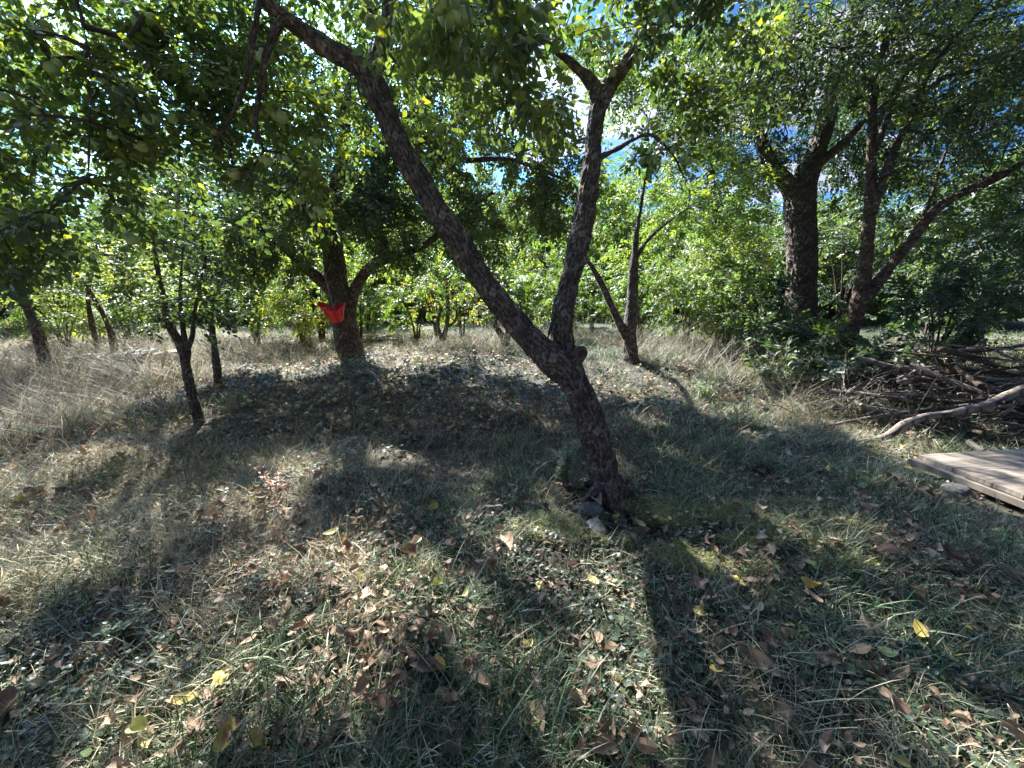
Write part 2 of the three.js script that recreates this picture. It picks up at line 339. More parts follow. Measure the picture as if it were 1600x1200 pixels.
{
  const N = 440, p = [], u = [], c = [], idx = [], w = (s) => 7 * s + 173 * s ** 7;
  for (let j = 0; j <= N; j++) for (let i = 0; i <= N; i++) {
    const x = w(i / N * 2 - 1), z = w(j / N * 2 - 1) - 5;
    p.push(x, groundY(x, z) + (fbm(x * 6, z * 6, 3, 3) - 0.5) * 0.035 - 0.008, z); u.push(x / 2.3, z / 2.3);
    const d = dryness(x, z), m = sst(fbm(x * 1.7 + 20, z * 1.7, 5, 3), 0.52, 0.68);
    const meadow = sst(Math.hypot(x, z) + (fbm(x * 0.4, z * 0.4, 8, 2) - 0.5) * 5, 9.5, 13);
    c.push(lerp(lerp(0.5, 0.95, d), 0.36, meadow), lerp(lerp(0.5, 0.88, d) + m * 0.08, 0.62, meadow), lerp(lerp(0.42, 0.74, d) - m * 0.06, 0.28, meadow));
  }
  for (let j = 0; j < N; j++) for (let i = 0; i < N; i++) { const a = j * (N + 1) + i; idx.push(a, a + N + 1, a + 1, a + 1, a + N + 1, a + N + 2); }
  const g = new THREE.Mesh(geo(p, u, idx, c), mat({ map: soil, bumpMap: soilBump, bumpScale: 0.02, vertexColors: true }));
  g.name = 'ground'; g.receiveShadow = true; g.castShadow = true; g.userData = { kind: 'structure' }; scene.add(g);
}

// ------------------------------------------------------------------ trees
function tree(name, label, category, base, group, build) {
  const root = thing(name, label, category, base, group);
  build(root);
  for (const c of root.children) c.position.sub(root.position);
  return root;
}
const GREEN = { apple: [[0.052, 0.1, 0.02], [0.16, 0.23, 0.035]], dark: [[0.04, 0.08, 0.022], [0.11, 0.17, 0.035]], lime: [[0.1, 0.19, 0.025], [0.23, 0.32, 0.04]], mid: [[0.06, 0.12, 0.022], [0.17, 0.24, 0.035]], blue: [[0.045, 0.09, 0.035], [0.11, 0.17, 0.045]], gold: [[0.13, 0.2, 0.03], [0.32, 0.34, 0.05]] };

// the forked tree in the middle of the picture
tree('apple_tree', 'old forked apple tree with grey flaking bark standing nearest the camera', 'tree', [0.716, -0.003, -2.722], null, (t) => {
  const left = [[0.74, -0.09, -2.702, 0.225], [0.726, -0.033, -2.716, 0.16], [0.706, 0.051, -2.736, 0.12], [0.654, 0.309, -2.778, 0.11], [0.571, 0.575, -2.811, 0.107], [0.462, 0.813, -2.838, 0.112], [0.318, 0.964, -2.854, 0.112], [0.093, 1.175, -2.884, 0.095], [-0.138, 1.455, -2.921, 0.09], [-0.355, 1.774, -2.968, 0.088], [-0.578, 2.115, -3.029, 0.084], [-0.771, 2.437, -3.087, 0.078], [-0.908, 2.733, -3.138, 0.076], [-0.999, 2.952, -3.17, 0.079]];
  const right = [[0.5, 0.751, -2.854, 0.077], [0.439, 0.92, -2.905, 0.09], [0.38, 1.126, -2.976, 0.086], [0.382, 1.312, -3.041, 0.082], [0.438, 1.547, -3.119, 0.082], [0.507, 1.811, -3.213, 0.082], [0.576, 2.128, -3.321, 0.078], [0.625, 2.472, -3.425, 0.071], [0.664, 2.796, -3.524, 0.066], [0.694, 2.967, -3.565, 0.069]];
  wood(t, 'trunk', left, M.bark, { step: 0.01, seg: 72, amp: 0.013, o: 3 });
  wood(t, 'limb', right, M.bark, { step: 0.01, seg: 64, amp: 0.013, o: 11 });
  const l2 = [[-0.972, 2.909, -3.16, 0.083], [-1.08, 2.99, -3.138, 0.073], [-1.235, 3.056, -3.093, 0.066], [-1.383, 3.137, -3.03, 0.054], [-1.502, 3.209, -2.934, 0.047], [-1.595, 3.339, -2.811, 0.037], [-1.694, 3.442, -2.63, 0.024], [-1.871, 3.507, -2.543, 0.014]];
  const l3 = [[-0.981, 2.926, -3.164, 0.071], [-0.926, 3.079, -3.222, 0.055], [-0.876, 3.344, -3.327, 0.047], [-0.835, 3.651, -3.401, 0.039], [-0.71, 4.087, -3.455, 0.028]];
  const l4 = [[0.684, 2.894, -3.547, 0.069], [0.775, 3.055, -3.566, 0.058], [0.876, 3.174, -3.543, 0.047], [0.948, 3.311, -3.525, 0.044], [0.966, 3.512, -3.522, 0.038], [0.988, 3.823, -3.494, 0.028], [1.065, 4.216, -3.486, 0.019]];
  const l5 = [[0.684, 2.918, -3.553, 0.064], [0.625, 3.055, -3.566, 0.054], [0.484, 3.123, -3.479, 0.038], [0.322, 3.153, -3.332, 0.027], [0.081, 3.146, -2.97, 0.018], [-0.106, 3.155, -2.664, 0.012], [-0.258, 3.099, -2.445, 0.008]];
  const l6 = [[0.958, 3.409, -3.518, 0.027], [1.142, 3.535, -3.527, 0.022], [1.403, 3.682, -3.512, 0.017], [1.716, 3.739, -3.422, 0.012]];
  const l7 = [[-0.897, 3.2, -3.271, 0.03], [-0.965, 3.334, -3.119, 0.022], [-0.89, 3.411, -2.829, 0.016], [-0.644, 3.317, -2.394, 0.01], [-0.413, 3.08, -2.028, 0.006]];
  const l8 = [[-1.452, 3.146, -2.97, 0.028], [-1.552, 2.911, -2.913, 0.022], [-1.625, 2.699, -2.914, 0.019], [-1.686, 2.56, -2.931, 0.016], [-1.658, 2.393, -2.943, 0.011]];
  const l9 = [[-1.542, 3.188, -2.898, 0.021], [-1.568, 2.967, -2.824, 0.018], [-1.62, 2.752, -2.793, 0.015], [-1.719, 2.556, -2.776, 0.011], [-1.895, 2.362, -2.781, 0.008]];
  const l10 = [[-1.806, 3.507, -2.543, 0.012], [-2.065, 3.35, -2.505, 0.009], [-2.32, 3.113, -2.551, 0.008], [-2.377, 2.914, -2.606, 0.007], [-2.381, 2.699, -2.605, 0.006], [-2.448, 2.437, -2.593, 0.006], [-2.509, 2.126, -2.569, 0.005]];
  const l11 = [[0.64, 2.472, -3.425, 0.029], [0.813, 2.562, -3.498, 0.02], [1.032, 2.684, -3.579, 0.015], [1.153, 2.713, -3.637, 0.012], [1.331, 2.586, -3.658, 0.01], [1.47, 2.367, -3.656, 0.005]];
  for (const [k, l] of [l2, l3, l4, l5, l6, l7, l8, l9, l10, l11].entries()) wood(t, 'limb', l, M.bark, { step: 0.03, seg: 18, amp: 0.006, o: 20 + k });
  for (const [k, [dx, dz]] of [[0.3, 0.1], [-0.26, 0.16], [0.05, 0.32], [0.22, -0.22], [-0.2, -0.2]].entries()) { const b = [0.712, -0.005, -2.706], P = (q, h, w) => [b[0] + dx * q, groundY(b[0] + dx * q, b[2] + dz * q) + h, b[2] + dz * q, w]; wood(t, 'root', [P(0.1, 0.12, 0.05), P(0.35, 0.07, 0.045), P(0.65, 0.015, 0.034), P(1, -0.02, 0.02), P(1.3, -0.05, 0.01)], M.bark, { step: 0.015, seg: 16, amp: 0.006, o: 90 + k }); }
  // healed stub beside the fork and a flap of loose bark
  wood(t, 'stub', [[0.425, 0.94, -2.879, 0.061], [0.465, 1.003, -2.843, 0.064], [0.499, 1.059, -2.815, 0.054], [0.509, 1.08, -2.8, 0.027]], M.bark, { step: 0.012, seg: 24, amp: 0.006, o: 77 });
  wood(t, 'bark_flap', [[0.324, 1.361, -3.002, 0.007], [0.302, 1.27, -2.959, 0.014], [0.273, 1.18, -2.927, 0.012], [0.257, 1.123, -2.892, 0.002]], M.bark, { step: 0.02, seg: 6, amp: 0.001, o: 5 });
  const clear = spline(left, 0.2).pts;
  const hang = grow(t, {
    seed: 5, limbs: [l2, l3, l4, l5, l6, l7, l8, l9, l10, l11], bare: 0.1, arch: 0.1, droop: 0.5, per: 5, color: GREEN.apple, fruit: 0.6, gaps: 0.6, tip: 0.0034, low: 0.9,
    avoid: (q) => (q.z > -0.75 && q.y < 2.6) || spline(l2, 0.2).pts.concat(clear).some((p) => Math.hypot(p.x - q.x, p.y - q.y) < 0.2 && q.z > p.z - 0.05),
    blobs: [[[-3.252, 3.388, -3.337], [1.0, 0.45, 0.6], 60], [[-2.6, 3.59, -3.695], [0.8, 0.45, 0.6], 70], [[-1.597, 3.932, -3.983], [0.7, 0.5, 0.5], 60], [[-2.194, 3.525, -3.988], [0.5, 0.5, 0.5], 40], [[-2.642, 2.967, -3.03], [1.1, 0.6, 0.7], 105], [[-3.145, 2.397, -2.892], [0.6, 0.7, 0.6], 62], [[-2.894, 1.752, -2.427], [0.35, 0.28, 0.35], 20], [[-2.274, 2.958, -3.439], [0.7, 0.7, 0.7], 75], [[-1.9, 2.326, -3.389], [0.5, 0.5, 0.5], 34], [[-2.9, 2.182, -3.149], [0.6, 0.45, 0.5], 36],
      [[-0.71, 3.052, -2.639], [0.9, 0.25, 0.5], 38], [[-0.184, 2.751, -2.257], [0.4, 0.2, 0.35], 24], [[0.135, 2.619, -2.431], [0.3, 0.28, 0.25], 22], [[0.784, 3.447, -3.249], [0.7, 0.4, 0.6], 50], [[1.45, 3.364, -3.435], [0.6, 0.45, 0.5], 44], [[1.331, 2.793, -3.708], [0.35, 0.4, 0.4], 26], [[-0.568, 3.105, -3.681], [0.5, 0.5, 0.4], 40], [[-1.5, 2.909, -3.53], [0.4, 0.5, 0.4], 36], [[1.806, 3.005, -3.656], [0.5, 0.5, 0.4], 36],
      [[-0.629, 4.272, -3.346], [1.6, 0.5, 1.0], 70], [[0.871, 4.336, -3.464], [1.2, 0.5, 0.9], 50], [[-2.04, 3.736, -2.907], [0.9, 0.5, 0.7], 40]],
  });
  hangApples(t, hang, 0.036, APPLE, 9);
});

// the fruiting tree behind it that the red swing seat hangs from
tree('apple_tree', 'dark trunked apple tree full of pale green fruit with red seat hanging from it', 'tree', [-3.093, 0.288, -7.505], null, (t) => {
  const tr = [[-3.024, 0.183, -7.398, 0.325], [-3.06, 0.348, -7.438, 0.258], [-3.145, 0.736, -7.531, 0.223], [-3.244, 1.266, -7.608, 0.209], [-3.294, 1.732, -7.67, 0.207], [-3.342, 2.254, -7.796, 0.185], [-3.366, 2.892, -7.95, 0.152], [-3.223, 3.588, -8.119, 0.12], [-3.103, 4.4, -8.315, 0.088], [-3.044, 5.328, -8.54, 0.055]];
  const a = [[-3.244, 1.325, -7.623, 0.143], [-3.461, 1.558, -7.628, 0.13], [-3.768, 1.843, -7.594, 0.105], [-4.006, 2.121, -7.558, 0.091], [-4.29, 2.433, -7.428, 0.072], [-4.606, 2.726, -7.293, 0.05], [-5.003, 2.949, -7.141, 0.03]];
  const b = [[-3.085, 0.912, -7.574, 0.134], [-3, 1.382, -7.688, 0.112], [-2.685, 1.848, -7.698, 0.101], [-2.148, 2.064, -7.544, 0.083], [-1.581, 2.213, -7.375, 0.066], [-1.002, 2.636, -7.374, 0.05], [-0.329, 3.099, -7.383, 0.033]];
  const c = [[-3.342, 2.428, -7.838, 0.109], [-3.923, 3.049, -8.194, 0.087], [-4.529, 3.946, -8.617, 0.065], [-4.903, 4.886, -9.05, 0.044]], d = [[-3.318, 2.66, -7.894, 0.109], [-2.59, 3.217, -7.926, 0.089], [-1.742, 3.983, -8.008, 0.068], [-0.813, 4.548, -8.145, 0.046]], e = [[-3.366, 2.776, -7.922, 0.087], [-3.339, 3.231, -7.518, 0.06], [-3.353, 3.475, -6.96, 0.036], [-3.368, 3.5, -6.451, 0.02]];
  const f = [[-1.858, 3.87, -7.981, 0.062], [-0.877, 3.632, -7.512, 0.049], [0, 3.538, -7.181, 0.037], [0.813, 3.179, -6.888, 0.025]];
  wood(t, 'trunk', tr, M.barkGrey, { seg: 22, amp: 0.018, o: 31 });
  [a, b, c, d, e, f].forEach((l, k) => wood(t, 'limb', l, M.barkGrey, { step: 0.08, seg: 10, amp: 0.008, o: 40 + k }));
  const hang = grow(t, { seed: 12, limbs: [tr, a, b, c, d, e, f], bare: 0.35, arch: 0.25, droop: 0.5, per: 6, color: GREEN.apple, fruit: 0.4, gaps: 0.9, step: 0.2, size: 1.1, low: 1.0, tip: 0.003,
    blobs: [[[-3.342, 4.052, -8.231], [2.4, 1.7, 1.9], 840], [[-4.258, 2.742, -7.091], [1.4, 0.8, 1.2], 240], [[-1.335, 3.339, -7.544], [1.4, 1.1, 1.3], 304], [[0.524, 3.334, -7.131], [1.1, 0.9, 1], 208], [[-3.103, 6.024, -8.708], [2.4, 1.3, 1.8], 320], [[-0.452, 5.121, -8.078], [1.7, 1.2, 1.5], 256], [[-5.003, 2.121, -6.941], [0.9, 0.5, 0.8], 110], [[-1.974, 2.566, -7.254], [0.8, 0.5, 0.8], 100], [[-0.426, 2.328, -6.991], [0.7, 0.5, 0.7], 80], [[-4.006, 2.041, -7.23], [0.5, 0.4, 0.5], 50], [[-5.677, 3.507, -7.07], [1.0, 0.9, 1], 130], [[-2.4, 2.666, -6.661], [1.0, 0.6, 0.6], 120], [[0.61, 2.685, -6.768], [0.7, 0.5, 0.7], 90], [[1.065, 4.294, -7.466], [0.9, 0.9, 0.9], 140], [[-1.226, 4.24, -8.482], [1.5, 1.1, 1.0], 260], [[-2.516, 5.413, -8.972], [1.4, 1.0, 1.0], 160], [[-5.306, 4.463, -7.919], [1.4, 1.2, 1.0], 220], [[-4.516, 1.774, -7.268], [0.9, 0.4, 0.7], 90], [[-1.742, 1.952, -7.517], [0.9, 0.4, 0.7], 90], [[0.358, 2.196, -7.782], [0.9, 0.5, 0.7], 90], [[-3.019, 4.557, -8.765], [2.2, 1.6, 1.2], 260], [[-3.061, 6.078, -8.618], [2.4, 1.2, 1.7], 260], [[-0.929, 6.128, -8.527], [1.8, 1.2, 1.5], 280], [[-5.645, 5.78, -8.237], [1.4, 1.1, 1.2], 160]] });
  hangApples(t, hang, 0.036, APPLE_FAR, 15);
});

// small leaning tree on the left
tree('young_apple_tree', 'small leaning fruit tree with thin dark trunk left of the fruiting apple tree', 'tree', [-3.485, 0.044, -4.203], null, (t) => {
  const tr = [[-3.465, -0.011, -4.182, 0.062], [-3.477, 0.107, -4.19, 0.053], [-3.546, 0.401, -4.241, 0.047], [-3.586, 0.68, -4.287, 0.046], [-3.599, 0.852, -4.319, 0.057], [-3.66, 0.971, -4.327, 0.043], [-3.731, 1.163, -4.343, 0.037], [-3.773, 1.399, -4.4, 0.031], [-3.842, 1.702, -4.473, 0.023], [-3.884, 2.039, -4.555, 0.015]];
  const a = [[-3.578, 0.832, -4.314, 0.038], [-3.508, 0.968, -4.347, 0.027], [-3.487, 1.193, -4.401, 0.022], [-3.424, 1.5, -4.475, 0.017], [-3.354, 1.841, -4.558, 0.011]], b = [[-3.578, 0.886, -4.327, 0.03], [-3.613, 1.125, -4.385, 0.024], [-3.634, 1.432, -4.459, 0.019], [-3.613, 1.841, -4.558, 0.013], [-3.578, 2.318, -4.673, 0.008]];
  wood(t, 'trunk', tr, M.barkGrey, { step: 0.03, seg: 14, amp: 0.005, o: 51 });
  [a, b].forEach((l, k) => wood(t, 'limb', l, M.barkGrey, { step: 0.04, seg: 8, amp: 0.003, o: 55 + k }));
  const hang = grow(t, { seed: 21, limbs: [tr, a, b], bare: 0.45, arch: 0.1, droop: 0.1, per: 6, color: GREEN.dark, fruit: 0.03, gaps: 0.6, low: 0.75,
    blobs: [[[-3.641, 1.702, -4.473], [0.55, 0.62, 0.45], 190], [[-3.815, 2.444, -4.652], [0.85, 0.6, 0.6], 130], [[-3.963, 1.303, -4.273], [0.45, 0.35, 0.3], 50], [[-3.294, 1.5, -4.424], [0.3, 0.45, 0.3], 40], [[-4.508, 1.972, -4.538], [0.5, 0.5, 0.4], 40], [[-3.468, 1.163, -4.343], [0.25, 0.25, 0.25], 16]] });
  hangApples(t, hang, 0.03, APPLE_FAR, 22);
});
// two slim stems behind the rubble wall, and their neighbour at the picture's edge
tree('plum_tree', 'slim twin stemmed tree growing behind the low rubble wall', 'tree', [-7.214, 0.309, -7.087], null, (t) => {
  const a = [[-6.8, 0.327, -6.712, 0.058], [-6.833, 0.594, -6.777, 0.05], [-6.932, 0.914, -6.854, 0.042], [-7.074, 1.18, -6.919, 0.038], [-7.239, 1.447, -6.983, 0.034], [-7.456, 1.815, -6.97, 0.025], [-7.771, 2.224, -6.966, 0.017]], b = [[-7.063, 0.327, -6.712, 0.049], [-7.129, 0.647, -6.79, 0.042], [-7.217, 0.967, -6.867, 0.038], [-7.261, 1.393, -6.97, 0.034], [-7.129, 2.033, -7.125, 0.026], [-7.019, 2.779, -7.306, 0.015]];
  wood(t, 'trunk', a, M.barkBrown, { seg: 10, amp: 0.005 }); wood(t, 'trunk', b, M.barkBrown, { seg: 10, amp: 0.005, o: 4 });
  grow(t, { seed: 23, limbs: [a, b], bare: 0.5, per: 5, color: GREEN.gold, gaps: 0.6, step: 0.2, size: 1.1, blobs: [[[-7.345, 2.224, -6.966], [1.3, 0.8, 1], 130], [[-7.877, 3.052, -7.166], [1.2, 1.0, 1], 90], [[-6.69, 1.607, -7.022], [0.8, 0.5, 0.7], 50], [[-7.339, 4.463, -7.919], [1.6, 1.4, 1.2], 200], [[-9.032, 4.792, -7.998], [1.6, 1.5, 1.2], 180]] });
});
tree('leaning_tree', 'dark leaning trunk in tall dry grass at the left edge', 'tree', [-8.379, 0.214, -7.031], null, (t) => {
  const a = [[-7.26, 0.314, -6.092, 0.084], [-7.34, 0.577, -6.155, 0.077], [-7.44, 0.917, -6.238, 0.07], [-7.58, 1.208, -6.308, 0.063], [-7.674, 1.596, -6.299, 0.049], [-7.935, 2.064, -6.31, 0.032], [-8.516, 2.629, -6.446, 0.017]];
  wood(t, 'trunk', a, M.barkGrey, { seg: 14, amp: 0.01 });
  grow(t, { seed: 24, limbs: [a], bare: 0.5, per: 6, color: GREEN.mid, gaps: 0.6, step: 0.2, size: 1.1, blobs: [[[-7.935, 2.441, -6.401], [1.1, 0.9, 1], 130], [[-7.161, 1.688, -6.219], [0.9, 0.4, 0.7], 60]] });
});
// trees in the clearing behind
tree('walnut_tree', 'young tree with two dark stems in the sunny clearing right of the forked trunk', 'tree', [2.102, 0.264, -6.948], null, (t) => {
  const tr = [[2.1, 0.183, -6.883, 0.162], [2.089, 0.403, -6.936, 0.13], [2.077, 0.787, -7.029, 0.108], [2.123, 1.281, -7.149, 0.097], [2.145, 1.829, -7.282, 0.086], [2.179, 2.268, -7.388, 0.049], [2.258, 2.817, -7.521, 0.032], [2.348, 3.366, -7.653, 0.021]];
  const a = [[2.055, 0.622, -6.99, 0.087], [1.897, 0.897, -7.056, 0.076], [1.704, 1.282, -7.098, 0.065], [1.536, 1.608, -7.125, 0.06], [1.316, 1.926, -7.099, 0.043], [0.958, 2.224, -6.966, 0.026]], b = [[2.145, 1.939, -7.308, 0.043], [2.394, 2.323, -7.401, 0.032], [2.71, 2.597, -7.467, 0.026], [3.105, 2.872, -7.534, 0.015]];
  wood(t, 'trunk', tr, M.barkGrey, { seg: 16, amp: 0.009, o: 61 }); [a, b].forEach((l, k) => wood(t, 'limb', l, M.barkGrey, { step: 0.08, seg: 9, amp: 0.005, o: 63 + k }));
  grow(t, { seed: 31, limbs: [tr, a, b], bare: 0.45, per: 5, color: GREEN.lime, gaps: 0.8, step: 0.2, size: 1.1, shoots: SHOOT.apple, blobs: [[[2.258, 2.707, -7.494], [1.3, 0.8, 1], 150], [[2.935, 3.695, -7.733], [1.3, 0.9, 1], 130], [[1.426, 2.779, -7.306], [0.8, 0.7, 0.7], 80], [[3.252, 4.886, -8.227], [1.4, 1.2, 1.2], 240], [[2.09, 5.451, -8.363], [1.2, 1.2, 1.1], 180], [[3.939, 2.892, -7.95], [0.9, 0.9, 0.9], 120], [[2.865, 4.052, -8.231], [0.9, 0.8, 0.8], 170], [[1.961, 4.479, -8.54], [0.7, 0.9, 0.7], 110]] });
});
tree('small_tree', 'thin crooked young tree left of the forked trunk in the sunny grass', 'tree', [-1.369, 0.317, -7.801], null, (t) => {
  const a = [[-1.47, 0.125, -8.515, 0.068], [-1.498, 0.422, -8.587, 0.061], [-1.415, 0.691, -8.652, 0.048], [-1.387, 1.096, -8.75, 0.041], [-1.415, 1.635, -8.881, 0.027]], b = [[-1.512, 0.395, -8.581, 0.048], [-1.609, 0.759, -8.669, 0.041], [-1.526, 1.096, -8.75, 0.027]], c = [[-1.429, 0.664, -8.646, 0.034], [-1.221, 0.826, -8.685, 0.027], [-1.221, 1.23, -8.783, 0.021]];
  [a, b, c].forEach((l, k) => wood(t, k ? 'limb' : 'trunk', l, M.barkGrey, { seg: 7, amp: 0.003, o: k }));
  grow(t, { seed: 32, limbs: [a, b, c], bare: 0.6, per: 5, color: GREEN.lime, gaps: 0.5, step: 0.25, size: 1.1, blobs: [[[-1.456, 1.635, -8.881], [0.8, 0.55, 0.6], 60]] });
});
tree('tree_snag', 'short dark forked snag standing in tall dry grass behind leaning limb', 'tree', [-0.113, 0.28, -7.713], null, (t) => {
  const a = [[-0.093, 0.137, -8.107, 0.093], [-0.132, 0.407, -8.172, 0.086], [-0.265, 0.626, -8.225, 0.066], [-0.344, 0.754, -8.256, 0.053], [-0.317, 1.012, -8.318, 0.04], [-0.265, 1.243, -8.374, 0.026]], b = [[-0.119, 0.343, -8.157, 0.066], [-0.079, 0.6, -8.219, 0.06], [-0.066, 0.793, -8.266, 0.053]];
  wood(t, 'trunk', a, M.barkGrey, { seg: 8, amp: 0.005 }); wood(t, 'limb', b, M.barkGrey, { seg: 8, amp: 0.005, o: 7 });
  grow(t, { seed: 33, limbs: [a], bare: 0.7, per: 4, color: GREEN.mid, gaps: 0.5, step: 0.25, blobs: [[[0, 2.143, -8.592], [0.7, 0.5, 0.6], 50]] });
});
// large tree at the wood's edge
tree('oak_tree', 'thick straight dark trunk forking high at the edge of the thicket', 'tree', [5.953, 0.292, -8.054], null, (t) => {
  const tr = [[5.984, 0.103, -7.996, 0.347], [5.931, 0.357, -8.057, 0.295], [5.905, 1.119, -8.242, 0.264], [5.918, 1.881, -8.426, 0.258], [5.905, 2.643, -8.61, 0.264], [5.879, 3.214, -8.748, 0.275], [5.984, 3.659, -8.856, 0.221], [6.166, 4.103, -8.963, 0.187], [6.402, 4.802, -9.132, 0.164], [6.598, 5.564, -9.317, 0.142], [6.859, 6.452, -9.532, 0.11], [7.055, 7.595, -9.808, 0.069]];
  const a = [[5.827, 3.087, -8.718, 0.18], [5.644, 3.532, -8.825, 0.161], [5.383, 3.849, -8.902, 0.147], [5.16, 4.23, -8.994, 0.132], [4.991, 4.802, -9.132, 0.111], [4.769, 5.564, -9.317, 0.079], [4.387, 6.391, -9.414, 0.051]], b = [[6.036, 3.786, -8.887, 0.105], [6.581, 4.259, -8.898, 0.08], [7.045, 4.802, -8.824, 0.056], [7.723, 5.313, -8.742, 0.03]];
  wood(t, 'trunk', tr, M.barkGrey, { seg: 72, step: 0.03, amp: 0.024, o: 71 }); [a, b].forEach((l, k) => wood(t, 'limb', l, M.barkGrey, { step: 0.08, seg: 14, amp: 0.015, o: 73 + k }));
  grow(t, { seed: 41, limbs: [tr, a, b], bare: 0.5, per: 3, color: GREEN.blue, gaps: 0.5, step: 0.28, size: 1.0, shoots: SHOOT.far, tip: 0.0055, blobs: [[[6.452, 6.14, -9.353], [2.6, 1.6, 2], 260], [[4.516, 5.639, -9.232], [1.4, 1.5, 1.3], 170], [[5.161, 8.649, -9.96], [3, 1.6, 2], 160], [[8.555, 6.269, -9.179], [1.8, 1.8, 1.5], 170], [[5.026, 4.071, -9.059], [0.9, 0.7, 0.9], 70], [[7.352, 3.927, -9.435], [1.2, 0.7, 0.9], 130], [[8.806, 4.265, -9.311], [1.0, 0.8, 0.9], 140], [[7.823, 5.128, -10.034], [1.3, 1.0, 0.8], 200], [[4.577, 3.927, -9.435], [1.3, 0.9, 0.8], 150], [[9.787, 5.614, -9.432], [1.3, 1.3, 0.9], 150]] });
});
tree('wild_cherry_tree', 'brown many stemmed tree with one long limb slanting out to the right', 'tree', [5.646, 0.231, -6.755], null, (t) => {
  const tr = [[5.55, 0.114, -6.661, 0.195], [5.615, 0.306, -6.707, 0.161], [5.769, 0.754, -6.816, 0.138], [5.901, 1.288, -6.894, 0.123], [5.944, 1.71, -6.944, 0.109], [6.008, 2.34, -7.097, 0.088], [6.052, 3.076, -7.274, 0.08], [6.073, 3.916, -7.478, 0.068], [6.071, 4.732, -7.624, 0.055], [6.195, 5.432, -7.742, 0.043], [6.238, 6.086, -7.797, 0.03]];
  const a = [[5.835, 1.077, -6.842, 0.115], [6.073, 1.448, -6.881, 0.088], [6.302, 1.862, -6.878, 0.073], [6.552, 2.264, -6.872, 0.066], [6.834, 2.724, -6.881, 0.071], [7.215, 3.001, -6.845, 0.067], [7.6, 3.191, -6.788, 0.06], [7.969, 3.432, -6.743, 0.054], [8.71, 3.852, -6.742, 0.036]], b = [[6.03, 2.55, -7.147, 0.064], [6.153, 3.207, -7.203, 0.062], [6.343, 3.844, -7.255, 0.056], [6.503, 4.36, -7.276, 0.051], [6.656, 4.858, -7.294, 0.042], [7, 5.388, -7.319, 0.03], [7.258, 5.733, -7.197, 0.018]];
  const c = [[6.073, 3.601, -7.402, 0.048], [6.322, 4.231, -7.554, 0.051], [6.592, 4.966, -7.732, 0.046], [7.024, 5.334, -7.821, 0.037], [7.665, 5.742, -7.817, 0.024], [8.387, 5.882, -7.748, 0.013]], d = [[6.606, 4.56, -7.325, 0.036], [6.91, 4.759, -7.27, 0.034], [7.4, 4.824, -7.183, 0.029], [8.068, 4.895, -7.097, 0.021]], e = [[6.552, 2.264, -6.872, 0.033], [6.815, 2.825, -7.008, 0.029], [7.024, 3.436, -7.156, 0.025], [7.234, 4.048, -7.304, 0.018]], f = [[6.06, 4.628, -7.598, 0.036], [5.714, 5.067, -7.55, 0.028], [5, 5.194, -7.272, 0.019], [3.929, 5.046, -6.825, 0.012]];
  wood(t, 'trunk', tr, M.barkBrown, { seg: 22, amp: 0.016, o: 81 }); [a, b, c, d, e, f].forEach((l, k) => wood(t, 'limb', l, k ? M.barkGrey : M.barkBrown, { step: 0.06, seg: 12, amp: 0.008, o: 83 + k }));
  grow(t, { seed: 51, limbs: [tr, a, b, c, d, e, f], bare: 0.4, per: 3, color: GREEN.mid, gaps: 0.5, step: 0.2, size: 1.0, shoots: SHOOT.sparse, tip: 0.0042, arch: 0.05, blobs: [[[5.2, 5.291, -7.296], [1.7, 1.0, 1.4], 420], [[6.887, 5.23, -7.178], [1.7, 1.1, 1.4], 420], [[3.806, 4.46, -6.786], [1.1, 0.8, 0.9], 220], [[6.887, 3.891, -6.854], [1.2, 0.8, 1], 190]] });
  grow(t, { seed: 53, limbs: [tr, a, b, c, d, e, f], bare: 0.35, per: 0, color: GREEN.mid, gaps: 0, step: 0.18, tip: 0.0045, arch: 0.02, blobs: [[[4.645, 4.886, -6.992], [1.6, 0.9, 1.1], 260], [[6.471, 4.83, -6.876], [1.5, 1.1, 1.1], 280], [[3.742, 3.955, -6.561], [1.0, 0.7, 0.8], 140], [[6.5, 3.347, -6.826], [1.1, 0.7, 0.9], 120]] });
  grow(t, { seed: 52, limbs: [tr, a, b, c, d], bare: 0.4, per: 6, color: GREEN.dark, gaps: 0.7, step: 0.25, size: 1.1, blobs: [[[7.355, 4.134, -6.81], [1.2, 1.1, 1.1], 150], [[6.69, 6.186, -7.41], [2, 0.9, 1.3], 150]] });
});

// ------------------------------------------------------------------ shrubs and the trees that close the view
function shrub(name, label, category, group, base, w, h, color, seed, { n = 140, shoots = SHOOT.far, size = 1.1, per = 5, stems = 5, mat: bm = M.barkGrey, gaps = 0.6, low = 0.12, rad = 0.025 } = {}) {
  const b = [base[0], groundY(base[0], base[2]), base[2]];
  tree(name, label, category, b, group, (t) => {
    const R = rng(seed), limbs = [];
    for (let i = 0; i < stems; i++) {
      const a = i / stems * 6.28 + R() * 1.2, s = w * (0.2 + R() * 0.3), hh = h * (0.55 + R() * 0.3), l = [];
      for (let k = 0; k <= 4; k++) { const q = k / 4; l.push([b[0] + Math.cos(a) * (0.04 + s * q * q) + (R() - 0.5) * 0.06 * q, b[1] - 0.05 + hh * q, b[2] + Math.sin(a) * (0.04 + s * q * q) + (R() - 0.5) * 0.06 * q, rad * (1.15 - q) * (0.7 + R() * 0.5)]); }
      limbs.push(l); wood(t, 'stem', l, bm, { step: 0.12, seg: 6, amp: 0.002, o: seed + i });
    }
    grow(t, { seed: seed + 1, limbs, bare: 0.15, per, color, step: 0.3, size, shoots, gaps, low, blobs: [[[b[0], b[1] + h * 0.52, b[2]], [w, h * 0.5, w * 0.85], n]] });
  });
}
const yard = 'shrubs around the clearing';
